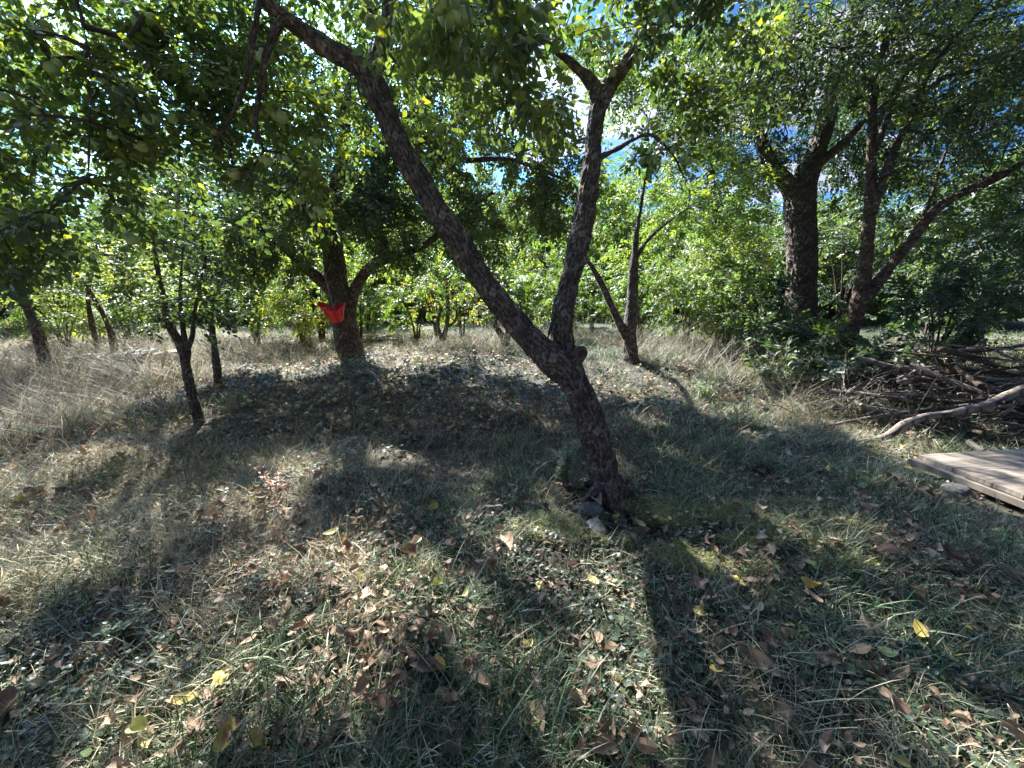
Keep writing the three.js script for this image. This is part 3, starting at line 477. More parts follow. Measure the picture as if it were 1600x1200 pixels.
[[-9.2, -9.5, 1.6, 2.2, 'gold', 'yellow green shrub at the far left behind the dry grass'], [-6.6, -10.2, 1.4, 2.4, 'lime', 'bright green shrub behind the rubble wall'], [-4.6, -9.6, 1.3, 2.3, 'lime', 'sunlit shrub left of the fruiting apple trunk'], [-3.9, -10.9, 1.3, 2.6, 'lime', 'taller sunlit shrub behind the fruiting apple trunk'],
  [-2.0, -10.6, 1.4, 2.1, 'gold', 'low golden green shrub right of the fruiting apple trunk'], [-0.6, -13.5, 1.6, 2.6, 'mid', 'shrub behind the snag in the sunny grass'], [1.4, -12.5, 1.5, 2.6, 'lime', 'pale green shrub seen between the two main limbs'], [3.6, -10.4, 1.5, 2.6, 'lime', 'lime green shrub right of the two stemmed young tree'],
  [4.6, -8.9, 1.0, 2.4, 'gold', 'yellowing shrub between clearing and thick dark trunk'], [6.0, -10.8, 1.7, 3.2, 'mid', 'tall green shrub behind the thick dark trunk']].forEach(([x, z, w, h, c, l], i) => shrub('shrub', l, 'shrub', yard, [x, 0, z], w, h, GREEN[c], 100 + i * 3, { n: [150, 110, 170][i % 3], shoots: [SHOOT.far, SHOOT.narrow, SHOOT.apple][i % 3], size: [1.1, 1.0, 1.3][i % 3], stems: 7 }));
[[6.9, -8.4, 1.3, 3.0, 'blue', 'dark green bush right behind the brown many stemmed tree'], [8.4, -8.0, 1.6, 3.3, 'mid', 'dense dark bush above the brush pile'], [8.6, -6.2, 1.4, 3.1, 'blue', 'dark bush at the right edge behind the brush pile'], [10.2, -7.2, 1.8, 3.6, 'blue', 'large dark bush farthest to the right'], [7.3, -6.8, 0.9, 1.6, 'blue', 'low bush between many stemmed tree and brush pile']]
  .forEach(([x, z, w, h, c, l], i) => shrub('thicket_bush', l, 'bush', 'thicket bushes on the right', [x, 0, z], w, h, GREEN[c], 150 + i * 3, { n: 190, size: 0.95, per: 5, gaps: 1 }));
[[4.3, -6.6, 0.55, 0.9, 'leafy elder plant in front of the thick dark trunk'], [4.9, -6.2, 0.5, 0.75, 'leafy plant at the foot of the many stemmed tree'], [5.2, -5.6, 0.55, 0.6, 'broad leaved plant beside the brush pile'], [3.9, -5.8, 0.45, 0.55, 'broad leaved plant at the edge of the sunny patch'], [4.6, -5.3, 0.4, 0.45, 'low broad leaved plant left of the brush pile'], [5.9, -6.1, 0.6, 0.7, 'broad leaved plant behind the stacked poles'], [4.7, -7.6, 0.6, 1.3, 'tall leafy plant left of the thick dark trunk']]
  .forEach(([x, z, w, h, l], i) => shrub('broadleaf_plant', l, 'plant', 'undergrowth on the right', [x, 0, z], w, h, i % 2 ? GREEN.mid : GREEN.blue, 180 + i * 3, { n: 45, shoots: SHOOT.broad, size: 0.75, per: 3, stems: 6, rad: 0.008, low: 0.1 }));
[[-14, -18], [-9, -18.5], [-5.5, -19], [-3.6, -17], [2.2, -20], [5.5, -18], [9, -17.5], [-11, -16], [12, -15], [-19, -16]].forEach(([x, z], i) => shrub('far_shrub', ['bright', 'low', 'pale', 'dense', 'round', 'loose', 'wide', 'small', 'dark', 'outer'][i] + ' shrub in the far hedge ' + ['at far left', 'behind the small leaning tree', 'left of the fruiting trunk', 'right of the fruiting trunk', 'inside the fork', 'right of the fork', 'left of the thick trunk', 'above the rubble wall', 'right of the thick trunk', 'beyond the left edge'][i], 'shrub', 'far hedge shrubs', [x, 0, z], 2.6, 2.2, i % 2 ? GREEN.lime : GREEN.mid, 360 + i * 3, { n: 170, size: 1.7, per: 5, gaps: 0 }));
[[-5.6, -8.7, 0.9, 1.9, 'lime', 'sapling left of the red seat'], [-4.7, -8.9, 0.8, 1.6, 'gold', 'low sapling just left of the fruiting trunk'], [-2.2, -9.2, 1.0, 1.6, 'lime', 'sapling right of the fruiting trunk'], [-1.2, -9.6, 1.0, 1.9, 'mid', 'sapling beside the thin crooked tree'], [0.3, -10.4, 1.1, 2.0, 'lime', 'sapling behind the leaning limb'], [1.2, -9.6, 0.9, 1.7, 'mid', 'sapling inside the fork'], [2.9, -9.0, 1.0, 2.2, 'lime', 'sapling right of the two stemmed tree'], [3.6, -8.2, 0.9, 2.0, 'mid', 'green sapling in front of the yellowing shrub'], [4.1, -7.6, 0.8, 1.7, 'lime', 'bright sapling at the thicket corner'], [-7.6, -8.9, 1.0, 1.8, 'lime', 'sapling behind the rubble stones'], [-8.6, -7.6, 1.0, 1.7, 'mid', 'sapling behind the tall dry grass'], [2.2, -11, 1.2, 2.3, 'lime', 'sapling far behind the upright limb'], [-3.6, -9.4, 0.7, 1.5, 'lime', 'small sapling hidden behind the fruiting trunk']]
  .forEach(([x, z, w, h, c, l], i) => shrub('sapling', l, 'sapling', 'saplings closing the clearing', [x, 0, z], w, h, GREEN[c], 420 + i * 3, { n: [110, 80, 130][i % 3], shoots: [SHOOT.apple, SHOOT.narrow, SHOOT.broad][i % 3], size: [1.1, 1.0, 0.55][i % 3], per: [5, 4, 5][i % 3], stems: 7, rad: 0.018, low: 0.3, gaps: 0.5 }));
// orchard trees in the next rows
[[-13.8, -16.5, 2.4, 5, 'mid', 'orchard tree left behind the rubble wall'], [-9.9, -17.5, 2.4, 5.4, 'blue', 'orchard tree behind the small leaning tree'], [-6.7, -16.2, 2.2, 5, 'mid', 'orchard tree just left of the fruiting apple tree'], [-3.0, -18.0, 2.4, 5.6, 'lime', 'orchard tree behind the leaning main limb'], [0.7, -19.5, 2.2, 5.2, 'mid', 'orchard tree seen inside the fork'], [3.7, -17.5, 2.2, 5.2, 'lime', 'orchard tree right of the upright main limb'], [7.1, -16.5, 2.2, 4.8, 'lime', 'orchard tree left of the thick dark trunk'], [11.0, -15.5, 2.2, 4, 'mid', 'orchard tree between thick trunk and thicket']]
  .forEach(([x, z, w, h, c, l], i) => shrub('orchard_tree', l, 'tree', 'orchard trees in the next rows', [x, 0, z], w, h, GREEN[c], 300 + i * 3, { n: 420, size: 1.35, per: 5, stems: 3, rad: 0.07, low: 0.7, gaps: 0 }));
// background trees
[[-24, -17, 4, 6.5, 'blue', 'bluish green tree at the far left'], [-18, -24, 4.5, 8.5, 'mid', 'green tree behind the left shrubs'], [-13, -27, 4.5, 9, 'blue', 'tall bluish tree behind the leaning left trees'], [-7.5, -26, 4, 8.5, 'lime', 'green tree behind the fruiting apple crown'], [-2.5, -28, 4.2, 9, 'mid', 'tall tree behind the leaning left limb'], [2.5, -26, 3.8, 8, 'lime', 'light green tree seen in the fork'],
  [7, -25, 3.8, 8, 'lime', 'light green tree right of the fork'], [11.5, -22, 3.4, 6.2, 'mid', 'green tree behind the two stemmed young tree'], [14.5, -18, 3, 4.6, 'blue', 'bluish tree between the thick trunk and the many stemmed tree'], [15.5, -13, 3, 5, 'dark', 'dark tree behind the thicket'], [-16, -12, 2.8, 4.6, 'mid', 'green tree at the left edge of the clearing'], [17, -8, 3, 5.5, 'dark', 'dark tree outside the thicket on the right'], [19, -24, 4, 6.5, 'mid', 'far tree behind the thicket']]
  .forEach(([x, z, w, h, c, l], i) => shrub('background_tree', l, 'tree', 'trees closing the view', [x, 0, z], w, h, GREEN[c], 220 + i * 3, { n: 420, size: 1.9, per: 5, stems: 4, rad: 0.11, low: 0.3, gaps: 0 }));

// ------------------------------------------------------------------ built things
function stoneGeo(seed, sx, sy, sz, rough = 0.25, det = 3) {
  const g = new THREE.IcosahedronGeometry(1, det), p = g.attributes.position, v = V();
  for (let i = 0; i < p.count; i++) {
    v.fromBufferAttribute(p, i); const f = Math.max(Math.abs(v.x), Math.abs(v.y), Math.abs(v.z)), k = lerp(1, 0.8 / f, 0.55);
    const n = 1 + (fbm(v.x * 1.6 + seed * 7, v.y * 1.6, v.z * 1.6, 4) - 0.5) * rough * 2; v.multiplyScalar(k * n); p.setXYZ(i, v.x * sx, v.y * sy, v.z * sz);
  }
  g.computeVertexNormals(); return g;
}
const stoneTex = texture(512, 512, (u, v) => { const a = tnoise(u, v, 6, 6, 91, 5), b = tnoise(u, v, 80, 80, 95, 2), m = sst(tnoise(u, v, 10, 10, 99, 4), 0.55, 0.68); const c = [0.62, 0.6, 0.56].map((x) => x * (0.6 + 0.4 * a + 0.3 * b)); return [lerp(c[0], 0.3, m * 0.5), lerp(c[1], 0.34, m * 0.5), lerp(c[2], 0.22, m * 0.5)]; }, true);
M.stone = mat({ map: stoneTex, color: lin(1, 0.97, 0.92) }); M.stoneDark = mat({ map: stoneTex, color: lin(0.3, 0.29, 0.3) });
// low rubble wall
{
  const w = thing('rubble_wall', 'low broken wall of pale rubble stones half hidden in dry grass on the left', 'wall', [-6.422, 0.232, -6.52]);
  const R = rng(61), o = w.position;
  [[128,566,0.34,0.12], [150,560,0.3,0.15], [178,558,0.42,0.17], [205,556,0.36,0.22], [232,556,0.4,0.24], [258,556,0.3,0.2], [280,552,0.34,0.26], [190,570,0.25,0.1], [240,572,0.26,0.1]].forEach(([px, py, s, h], i) => {
    const g = [[-7.18, 0.234, -6.509], [-6.999, 0.245, -6.565], [-6.649, 0.233, -6.513], [-6.368, 0.232, -6.52], [-5.991, 0.229, -6.421], [-5.724, 0.227, -6.429], [-5.455, 0.216, -6.381], [-6.281, 0.219, -6.258], [-5.716, 0.212, -6.199]][i];
    const m = part('stone', stoneGeo(20 + i, s * 0.6, h * 0.75, s * 0.45, 0.45), M.stone, w); m.position.set(g[0] - o.x, g[1] - o.y + h * 0.6, g[2] - o.z); m.rotation.set((R() - 0.5) * 0.5, R() * 6, (R() - 0.5) * 0.5);
  });
}
// the post beside the small tree
{
  const p = thing('wooden_post', 'short dark weathered post standing behind the small leaning tree', 'post', [-4.214, 0.153, -5.53]);
  const l = [[-4.211, 0.106, -5.527, 0.054], [-4.229, 0.294, -5.573, 0.052], [-4.257, 0.517, -5.627, 0.05], [-4.284, 0.741, -5.681, 0.048], [-4.312, 0.946, -5.73, 0.046], [-4.312, 0.973, -5.737, 0.04]];
  const m = wood(p, 'shaft', l, M.barkGrey, { step: 0.03, seg: 12, amp: 0.006, o: 91 }); m.position.sub(p.position);
  const top = part('nail', new THREE.CylinderGeometry(0.004, 0.004, 0.03, 6).rotateX(1.4), M.stalk, p); top.position.set([-4.256, 0.88, -5.663][0] - p.position.x, [-4.256, 0.88, -5.663][1] - p.position.y, [-4.256, 0.88, -5.663][2] - p.position.z);
}
// red swing seat
{
  const c = [-3.15, 1.08, -7.152], s = thing('swing_seat', 'red plastic bucket swing seat hanging against the dark apple trunk', 'swing seat', c);
  const N = 40, rows = 8, p = [], u = [], idx = [];
  for (let j = 0; j <= rows; j++) for (let i = 0; i <= N; i++) {
    const t = j / rows, a = (i % N) / N * 2 * Math.PI, back = sst(-Math.cos(a), 0.2, 0.95), front = sst(Math.cos(a), 0.45, 0.95), leg = sst(Math.abs(Math.sin(a)), 0.7, 1) * sst(Math.cos(a), -0.2, 0.3);
    const top = 0.09 + back * 0.13 + front * 0.05 - leg * 0.015, y = lerp(-0.17, top, t), flare = 0.135 + 0.05 * t + back * 0.09 * t * t + front * 0.05 * t * t;
    p.push(Math.cos(a) * flare * 1.05, y, Math.sin(a) * flare * 0.9); u.push(i / N, t);
  }
  for (let j = 0; j < rows; j++) for (let i = 0; i < N; i++) { const a = j * (N + 1) + i; if (j > 2 && j < 6 && (i % 20 === 4 || i % 20 === 15)) continue; idx.push(a, a + N + 1, a + 1, a + 1, a + N + 1, a + N + 2); }
  const shell = part('seat_shell', geo(p, u, idx), M.red, s);
  const base = part('seat_base', new THREE.CylinderGeometry(0.142, 0.125, 0.03, 28), M.red, s); base.position.y = -0.172; base.scale.z = 0.88;
  const rimPts = []; for (let i = 0; i <= N; i++) { const k = (rows * (N + 1) + i % N) * 3; rimPts.push(V(p[k], p[k + 1], p[k + 2])); }
  part('rim', new Bag().tube(rimPts, rimPts.map(() => 0.011), 6).build(), M.red, s);
  for (const q of [-1, 1]) part('rope', new Bag().tube([V(q * 0.02, 0.06, q * 0.15), V(q * 0.02, 0.35, q * 0.1), V(0.02, 0.8, q * 0.05)], [0.005, 0.005, 0.005], 5).build(), M.rope, s);
  shell.castShadow = true; s.rotation.set(0.25, 0.35, 0.06); s.scale.setScalar(0.86);
}
// stones at the foot of the forked tree
[['pale flat grey stone lying in front of the forked trunk', [0.534, -0.037, -2.27], 0.085, 0.05, 0.07, M.stone, 5], ['darker stone just behind the pale flat stone at the forked trunk', [0.558, -0.031, -2.453], 0.09, 0.06, 0.07, M.stoneDark, 6], ['small dark stone left of the pale flat stone', [0.371, -0.02, -2.179], 0.035, 0.03, 0.035, M.stoneDark, 7]].forEach(([l, g, a, b, c, m, s]) => {
  const o = new THREE.Mesh(stoneGeo(s, a, b, c, 0.22, 4), m); o.name = numbered('stone'); o.position.set(g[0], g[1] + b * 0.35, g[2]); o.rotation.set(0.35, s, 0.1); scene.add(shade(tag(o, l, 'stone')));
});
// far shed
{
  const s = thing('garden_shed', 'distant low shed with grey sheet roof glimpsed left of the snag', 'shed', [-1.1, groundY(-1.2, -19), -19]);
  const wallM = mat({ color: lin(0.32, 0.3, 0.27) }), roofM = mat({ color: lin(0.42, 0.43, 0.46), roughness: 0.5 }), white = mat({ color: lin(0.75, 0.75, 0.73) }), dark = mat({ color: lin(0.02, 0.02, 0.02) });
  for (const [n, w, h, d, x, y, z, m] of [['wall', 2.6, 0.9, 0.12, 0, 0.45, 0.8, wallM], ['wall', 0.12, 0.9, 1.5, -1.24, 0.45, 0, wallM], ['wall', 0.12, 0.9, 1.5, 1.24, 0.45, 0, wallM], ['fascia', 3.1, 0.1, 0.04, 0, 0.98, 1.13, white], ['doorway', 0.7, 0.75, 0.02, -0.5, 0.4, 0.875, dark]]) { const b = part(n, new THREE.BoxGeometry(w, h, d), m, s); b.position.set(x, y, z); }
  const r = part('roof', new THREE.BoxGeometry(3, 0.05, 2.5), roofM, s); r.position.set(0, 1.28, 0); r.rotation.x = 0.24;
}

// ------------------------------------------------------------------ brush pile
const poleOf = (name, label, list, material, group, category = 'branch') => {
  const g = list[0], t = thing(name, label, category, [g[0], g[1], g[2]], group);
  const { pts, rad } = spline(list, 0.04), m = part('wood', new Bag().tube(pts, rad, 12, barkDisp(0.004, g[0] * 9), true).build(), material, t); m.position.sub(t.position);
  const e = pts.at(-1), d = e.clone().sub(pts.at(-2)).normalize(), c = part('cut_end', new THREE.CylinderGeometry(rad.at(-1) * 0.9, rad.at(-1) * 0.9, 0.006, 12), M.cutend, t);
  c.quaternion.setFromUnitVectors(V(0, 1, 0), d); c.position.copy(e).addScaledVector(d, 0.002).sub(t.position); return t;
};
poleOf('cut_branch', 'thick pale forked branch reaching out of the brush pile towards the grass', [[3.225, 0.017, -3.613, 0.021], [3.472, 0.033, -3.658, 0.031], [3.727, 0.063, -3.716, 0.037], [3.948, 0.158, -3.791, 0.041], [4.192, 0.224, -3.838, 0.041], [4.518, 0.259, -3.877, 0.039], [4.894, 0.317, -3.932, 0.042], [5.125, 0.42, -3.957, 0.045], [5.423, 0.523, -3.982, 0.048], [5.952, 0.6, -4.001, 0.045]], M.deadwood);
poleOf('cut_branch', 'long straight thin pole lying above the thick pale branch', [[3.369, 0.044, -4.051, 0.014], [3.719, 0.082, -4.132, 0.019], [4.258, 0.141, -4.198, 0.023], [4.881, 0.195, -4.263, 0.024], [5.516, 0.23, -4.323, 0.025], [6.097, 0.301, -4.34, 0.026]], M.deadwood);
poleOf('cut_branch', 'bark stripped pole behind the long thin pole', [[4.307, 0.087, -4.699, 0.018], [4.742, 0.117, -4.707, 0.023], [5.216, 0.179, -4.722, 0.027], [5.69, 0.225, -4.733, 0.031], [6.165, 0.256, -4.74, 0.03]], M.deadwood);
poleOf('log', 'flat weathered log at the left end of the brush pile', [[3.831, 0.13, -4.556, 0.039], [4.06, 0.07, -4.541, 0.047], [4.444, 0.048, -4.536, 0.042], [4.903, 0.011, -4.527, 0.037]], M.barkBrown, undefined, 'log');
poleOf('cut_branch', 'short pale stick leaning on the left end of the brush pile', [[3.71, 0.245, -4.429, 0.017], [3.743, 0.202, -4.367, 0.017], [3.781, 0.16, -4.306, 0.017]], M.deadwood);
poleOf('cut_branch', 'dark crooked branch slanting up over the back of the pile', [[4.99, 0.212, -5.038, 0.024], [5.368, 0.342, -5.07, 0.029], [5.661, 0.465, -5.1, 0.034], [5.955, 0.644, -5.143, 0.03], [6.206, 0.848, -5.192, 0.022]], M.barkGrey);
poleOf('cut_branch', 'dark branch crossing low behind the bark stripped pole', [[4.96, 0.136, -4.814, 0.023], [5.282, 0.23, -4.837, 0.025], [5.645, 0.324, -4.86, 0.027], [6.129, 0.403, -4.879, 0.025], [6.774, 0.52, -4.907, 0.024]], M.barkGrey);
poleOf('log', 'upright brown stump log standing in the middle of the brush pile', [[5.733, 0.181, -4.928, 0.066], [5.676, 0.341, -4.967, 0.058], [5.643, 0.501, -5.005, 0.052], [5.594, 0.621, -5.034, 0.042]], M.barkBrown, undefined, 'log');
poleOf('log', 'short sawn log with its end facing the wooden platform', [[4.29, 0.1, -3.489, 0.024], [4.262, 0.083, -3.423, 0.025], [4.256, 0.072, -3.358, 0.028], [4.261, 0.063, -3.336, 0.028]], M.deadwood, undefined, 'log');
{
  const R = rng(71), grp = 'loose branches heaped in the brush pile', ax = [5.167, 0.118, -4.09];
  const x0 = 4.45, z0 = -4.55;
  for (let i = 0; i < 150; i++) {
    const a = R() * 6.28, rr = Math.sqrt(R()), x = x0 + Math.cos(a) * rr * 1.15 + 0.85, z = z0 + Math.sin(a) * rr * 0.75, hy = groundY(x, z) + (0.05 + R() * 0.8 * (1 - rr * rr)), len = 0.25 + R() * 0.8, th = (R() - 0.5) * 2.4, tilt = (R() - 0.5) * 0.7, r = 0.009 + R() * R() * 0.028, km = Math.floor(R() * 4);
    const d = V(Math.cos(th), tilt, Math.sin(th)).normalize(), b = V((R() - 0.5) * 0.1, (R() - 0.5) * 0.06, (R() - 0.5) * 0.1), P = (t, k) => { const q = V(x, hy, z).addScaledVector(d, (t - 0.5) * len).addScaledVector(b, Math.sin(t * 3.1)); q.y = Math.max(q.y, groundY(q.x, q.z) + r * 0.8); return [q.x, q.y, q.z, r * k]; };
    poleOf('brush_stick', `${r > 0.025 ? 'thick' : r > 0.015 ? 'medium' : 'thin'} ${['pale', 'pale', 'brown', 'dark'][km]} cut stick ${hy - groundY(x, z) > 0.25 ? 'high on' : 'low in'} the brush pile heap, ${x < 4.9 ? 'near its left end' : 'near its right end'}`, [P(0, 1.1), P(0.35, 1), P(0.7, 0.95), P(1, 0.8)], [M.deadwood, M.deadwood, M.barkBrown, M.barkGrey][km], grp, 'stick');
  }
  const bag = new Bag();
  for (let i = 0; i < 430; i++) {
    const a = R() * 6.28, rr = Math.sqrt(R()), x = 5 + Math.cos(a) * rr * 1.7, z = -4.7 + Math.sin(a) * rr * 1.0, y = groundY(x, z) + 0.02 + R() * 0.6 * (1 - rr), d = V(R() - 0.5, (R() - 0.4) * 0.6, R() - 0.5).normalize(), l = 0.2 + R() * 0.6;
    bag.tube([V(x, y, z), V(x, y, z).addScaledVector(d, l / 2).add(V(0, 0.03, 0)), V(x, y, z).addScaledVector(d, l)], [0.006, 0.005, 0.002], 4, null, false);
  }
  const m = new THREE.Mesh(bag.build(), M.twig); m.name = 'brushwood_twigs'; scene.add(shade(tag(m, 'tangle of thin dark twigs through the brush pile', 'twigs', null, 'stuff')));
}
// ------------------------------------------------------------------ wooden platform
const woodTex = texture(512, 512, (u, v) => { const g = tnoise(u, v, 2, 34, 111, 4), a = tnoise(u, v, 5, 5, 115, 4), k = sst(tnoise(u, v, 3, 30, 121, 3), 0.66, 0.8); return [0.64, 0.58, 0.52].map((c) => c * (0.55 + 0.3 * g + 0.45 * a) * (1 - 0.3 * k)); }, true);
const woodBump = texture(512, 512, (u, v) => { const g = tnoise(u, v, 2, 34, 111, 4) - sst(tnoise(u, v, 3, 30, 121, 3), 0.66, 0.8) * 0.5; return [g, g, g]; });
{
  const P = thing('wooden_platform', 'weathered grey board platform lying low at the right edge', 'platform', [4.2, groundY(3.5, -2.6) - 0.045, -2.42]);
  P.rotation.set(0.0, 0.12, 0.0);
  const R = rng(81), tone = [lin(0.62, 0.63, 0.63), lin(0.52, 0.53, 0.54), lin(0.7, 0.7, 0.69)].map((c) => mat({ map: woodTex, bumpMap: woodBump, bumpScale: 0.004, color: c, roughness: 0.8 }));
  const plank = (l, h, w, seed) => {
    const g = new THREE.BoxGeometry(l, h, w, 30, 1, 6), p = g.attributes.position, uv = g.attributes.uv, r = rng(seed), ou = r(), ov = r();
    for (let i = 0; i < p.count; i++) {
      let x = p.getX(i), y = p.getY(i), z = p.getZ(i); const e = Math.abs(z) > w * 0.49 ? 1 : 0;
      if (Math.abs(x) > l * 0.49) x += (noise(z * 20, seed) - 0.5) * 0.02; z += e * (noise(x * 6, seed + 3) - 0.5) * 0.012; y += (noise(x * 3, z * 8, seed) - 0.5) * 0.008 - e * 0.003 + (z / w) ** 2 * 0.008;
      p.setXYZ(i, x, y, z); uv.setXY(i, x * 0.9 + ou, z * 1.6 + ov);
    }
    g.computeVertexNormals(); return g;
  };
  [[-0.62, 0.33, 0.03], [-0.28, 0.34, 0], [0.06, 0.33, 0.05], [0.41, 0.35, 0.055], [0.75, 0.31, 0.06]].forEach(([z, w, dx], i) => { const b = part('board', plank(1.7, 0.034, w, 5 + i), tone[i % 3], P); b.position.set(0.14 + dx, 0.155 + (i % 2) * 0.004, z); b.rotation.x = (R() - 0.5) * 0.02; });
  [[-0.70, 0.02], [0.2, 0], [0.93, 0.08]].forEach(([x], i) => { const b = part('batten', plank(1.72, 0.045, 0.08, 15 + i), tone[(i + 1) % 3], P); b.rotation.y = Math.PI / 2; b.position.set(x, 0.112, 0.06); });
  const b = new THREE.Mesh(stoneGeo(31, 0.085, 0.065, 0.08, 0.12, 3), mat({ map: stoneTex, color: lin(0.5, 0.5, 0.52) })); b.name = 'concrete_block'; const g = [3.138, 0.025, -2.552]; b.position.set(g[0] + 0.06, g[1] + 0.045, g[2] - 0.05); b.rotation.y = 0.4; scene.add(shade(tag(b, 'grey block propping up the left edge of the platform', 'block')));
}

// ------------------------------------------------------------------ weeds and stalks
function weed(label, base, h, stems, seed, { leaf = [0.1, 0.17, 0.05], len = 0.035, wid = 0.3, dens = 40, lean = 0.25, stem = lin(0.14, 0.17, 0.06), heads = false, dryLeaf = false } = {}, group) {
  const t = thing('weed', label, 'weed', base, group), R = rng(seed), bag = new Bag(), A = bagArr();
  for (let s = 0; s < stems; s++) {
    const a = R() * 6.28, hh = h * (0.6 + R() * 0.5), lx = Math.cos(a) * lean * hh, lz = Math.sin(a) * lean * hh, b = V((R() - 0.5) * 0.08, -0.02, (R() - 0.5) * 0.08), pts = [];
    for (let k = 0; k <= 6; k++) { const q = k / 6; pts.push(V(b.x + lx * q * q + (R() - 0.5) * 0.012, b.y + hh * q, b.z + lz * q * q + (R() - 0.5) * 0.012)); }
    bag.tube(pts, pts.map((_, k) => 0.003 * (1.1 - k / 7)), 4, null, false);
    for (let k = 0; k < dens; k++) {
      const q = 0.12 + 0.88 * R(), i = Math.min(5, Math.floor(q * 6)), p = pts[i].clone().lerp(pts[i + 1], q * 6 - i), th = R() * 6.28, d = V(Math.cos(th), 0.55 + R() * 0.5, Math.sin(th)).normalize(), n = V(-Math.cos(th), 0.8, -Math.sin(th)); n.addScaledVector(d, -n.dot(d)).normalize();
      const l = len * (0.6 + R() * 0.7) * (1.15 - q * 0.6), g = 0.7 + R() * 0.6; addLeaf(A, p, d, n, l, l * wid, leaf.map((c) => c * g), 0.1, 0.3);
    }
    if (heads) for (let k = 0; k < 14; k++) { const p = pts[6].clone().add(V((R() - 0.5) * 0.09, (R() - 0.6) * 0.12, (R() - 0.5) * 0.09)); for (let j = 0; j < 3; j++) { const d = V(R() - 0.5, R() - 0.2, R() - 0.5).normalize(), n = V(R() - 0.5, R() - 0.5, R() - 0.5); n.addScaledVector(d, -n.dot(d)).normalize(); addLeaf(A, p, d, n, 0.013, 0.009, [0.6, 0.55, 0.42]); } bag.tube([pts[5], p], [0.0012, 0.0008], 3, null, false); }
  }
  part('stem', bag.build(), mat({ color: stem }), t); const f = part('foliage', arrGeo(A), M.leaf, t); f.userData.kind = 'stuff';
  return t;
}
weed('feathery pale green weed growing left of the forked trunk', [0.397, 0.009, -2.882], 0.5, 15, 201, { dens: 60, len: 0.04, leaf: [0.13, 0.2, 0.085], lean: 0.3 });
weed('smaller feathery weed at the very foot of the forked trunk', [0.515, 0.001, -2.765], 0.26, 5, 202, { dens: 40, leaf: [0.16, 0.2, 0.1] });
weed('thin climbing weed against the front of the forked trunk', [0.691, -0.022, -2.57], 0.42, 3, 203, { dens: 16, len: 0.03, leaf: [0.22, 0.26, 0.13], lean: 0.12 });
weed('dry thorny brown stalk right of the forked trunk', [0.757, -0.031, -2.502], 0.34, 3, 204, { dens: 5, len: 0.02, leaf: [0.3, 0.2, 0.12], stem: lin(0.24, 0.15, 0.1), lean: 0.5, heads: false });
weed('rust coloured dried weed standing in the shaded grass', [-1.738, 0.026, -2.623], 0.3, 4, 205, { dens: 26, len: 0.04, leaf: [0.42, 0.2, 0.08], stem: lin(0.3, 0.16, 0.08), lean: 0.35 });
weed('dried curled brown dock stalk in the middle left grass', [-0.991, -0.011, -2.194], 0.26, 1, 206, { dens: 34, len: 0.05, leaf: [0.3, 0.2, 0.08], stem: lin(0.2, 0.13, 0.06), lean: 0.1 });
weed('tall weed with pale seed heads left of the trunk', [-1.31, 0.029, -2.92], 0.45, 4, 207, { dens: 16, len: 0.025, leaf: [0.2, 0.22, 0.1], stem: lin(0.3, 0.28, 0.15), heads: true });
weed('pale seed head weed beside the small leaning tree', [-4.205, 0.075, -4.577], 0.55, 6, 208, { dens: 10, len: 0.03, leaf: [0.3, 0.3, 0.14], stem: lin(0.34, 0.3, 0.16), heads: true, lean: 0.45 });
weed('green bushy weed in the shade right of the forked trunk', [2.109, 0.003, -3.086], 0.24, 12, 209, { dens: 46, len: 0.035, leaf: [0.05, 0.1, 0.03], lean: 0.6 });
weed('bright green sprig standing right of the forked trunk', [1.331, -0.026, -3.026], 0.16, 3, 210, { dens: 24, leaf: [0.14, 0.24, 0.05], len: 0.03 });
weed('light green sprig in front of the right limb', [-0.023, -0.005, -2.541], 0.2, 4, 211, { dens: 24, leaf: [0.16, 0.2, 0.05], len: 0.04 });
weed('wiry green plant at the left in front of the dry grass', [-4.731, 0.01, -3.718], 0.22, 9, 212, { dens: 30, leaf: [0.08, 0.16, 0.04], len: 0.045, wid: 0.6, lean: 0.7 });
weed('small clump of green leaves in the left foreground', [-1.67, 0.002, -1.427], 0.16, 9, 213, { dens: 22, leaf: [0.06, 0.14, 0.03], len: 0.04, wid: 0.6, lean: 0.6 });
weed('leafy weed at the edge of the sunny patch below the two stemmed tree', [2.57, 0.068, -5.119], 0.3, 9, 214, { dens: 30, leaf: [0.2, 0.28, 0.05], len: 0.05, wid: 0.5, lean: 0.6 });

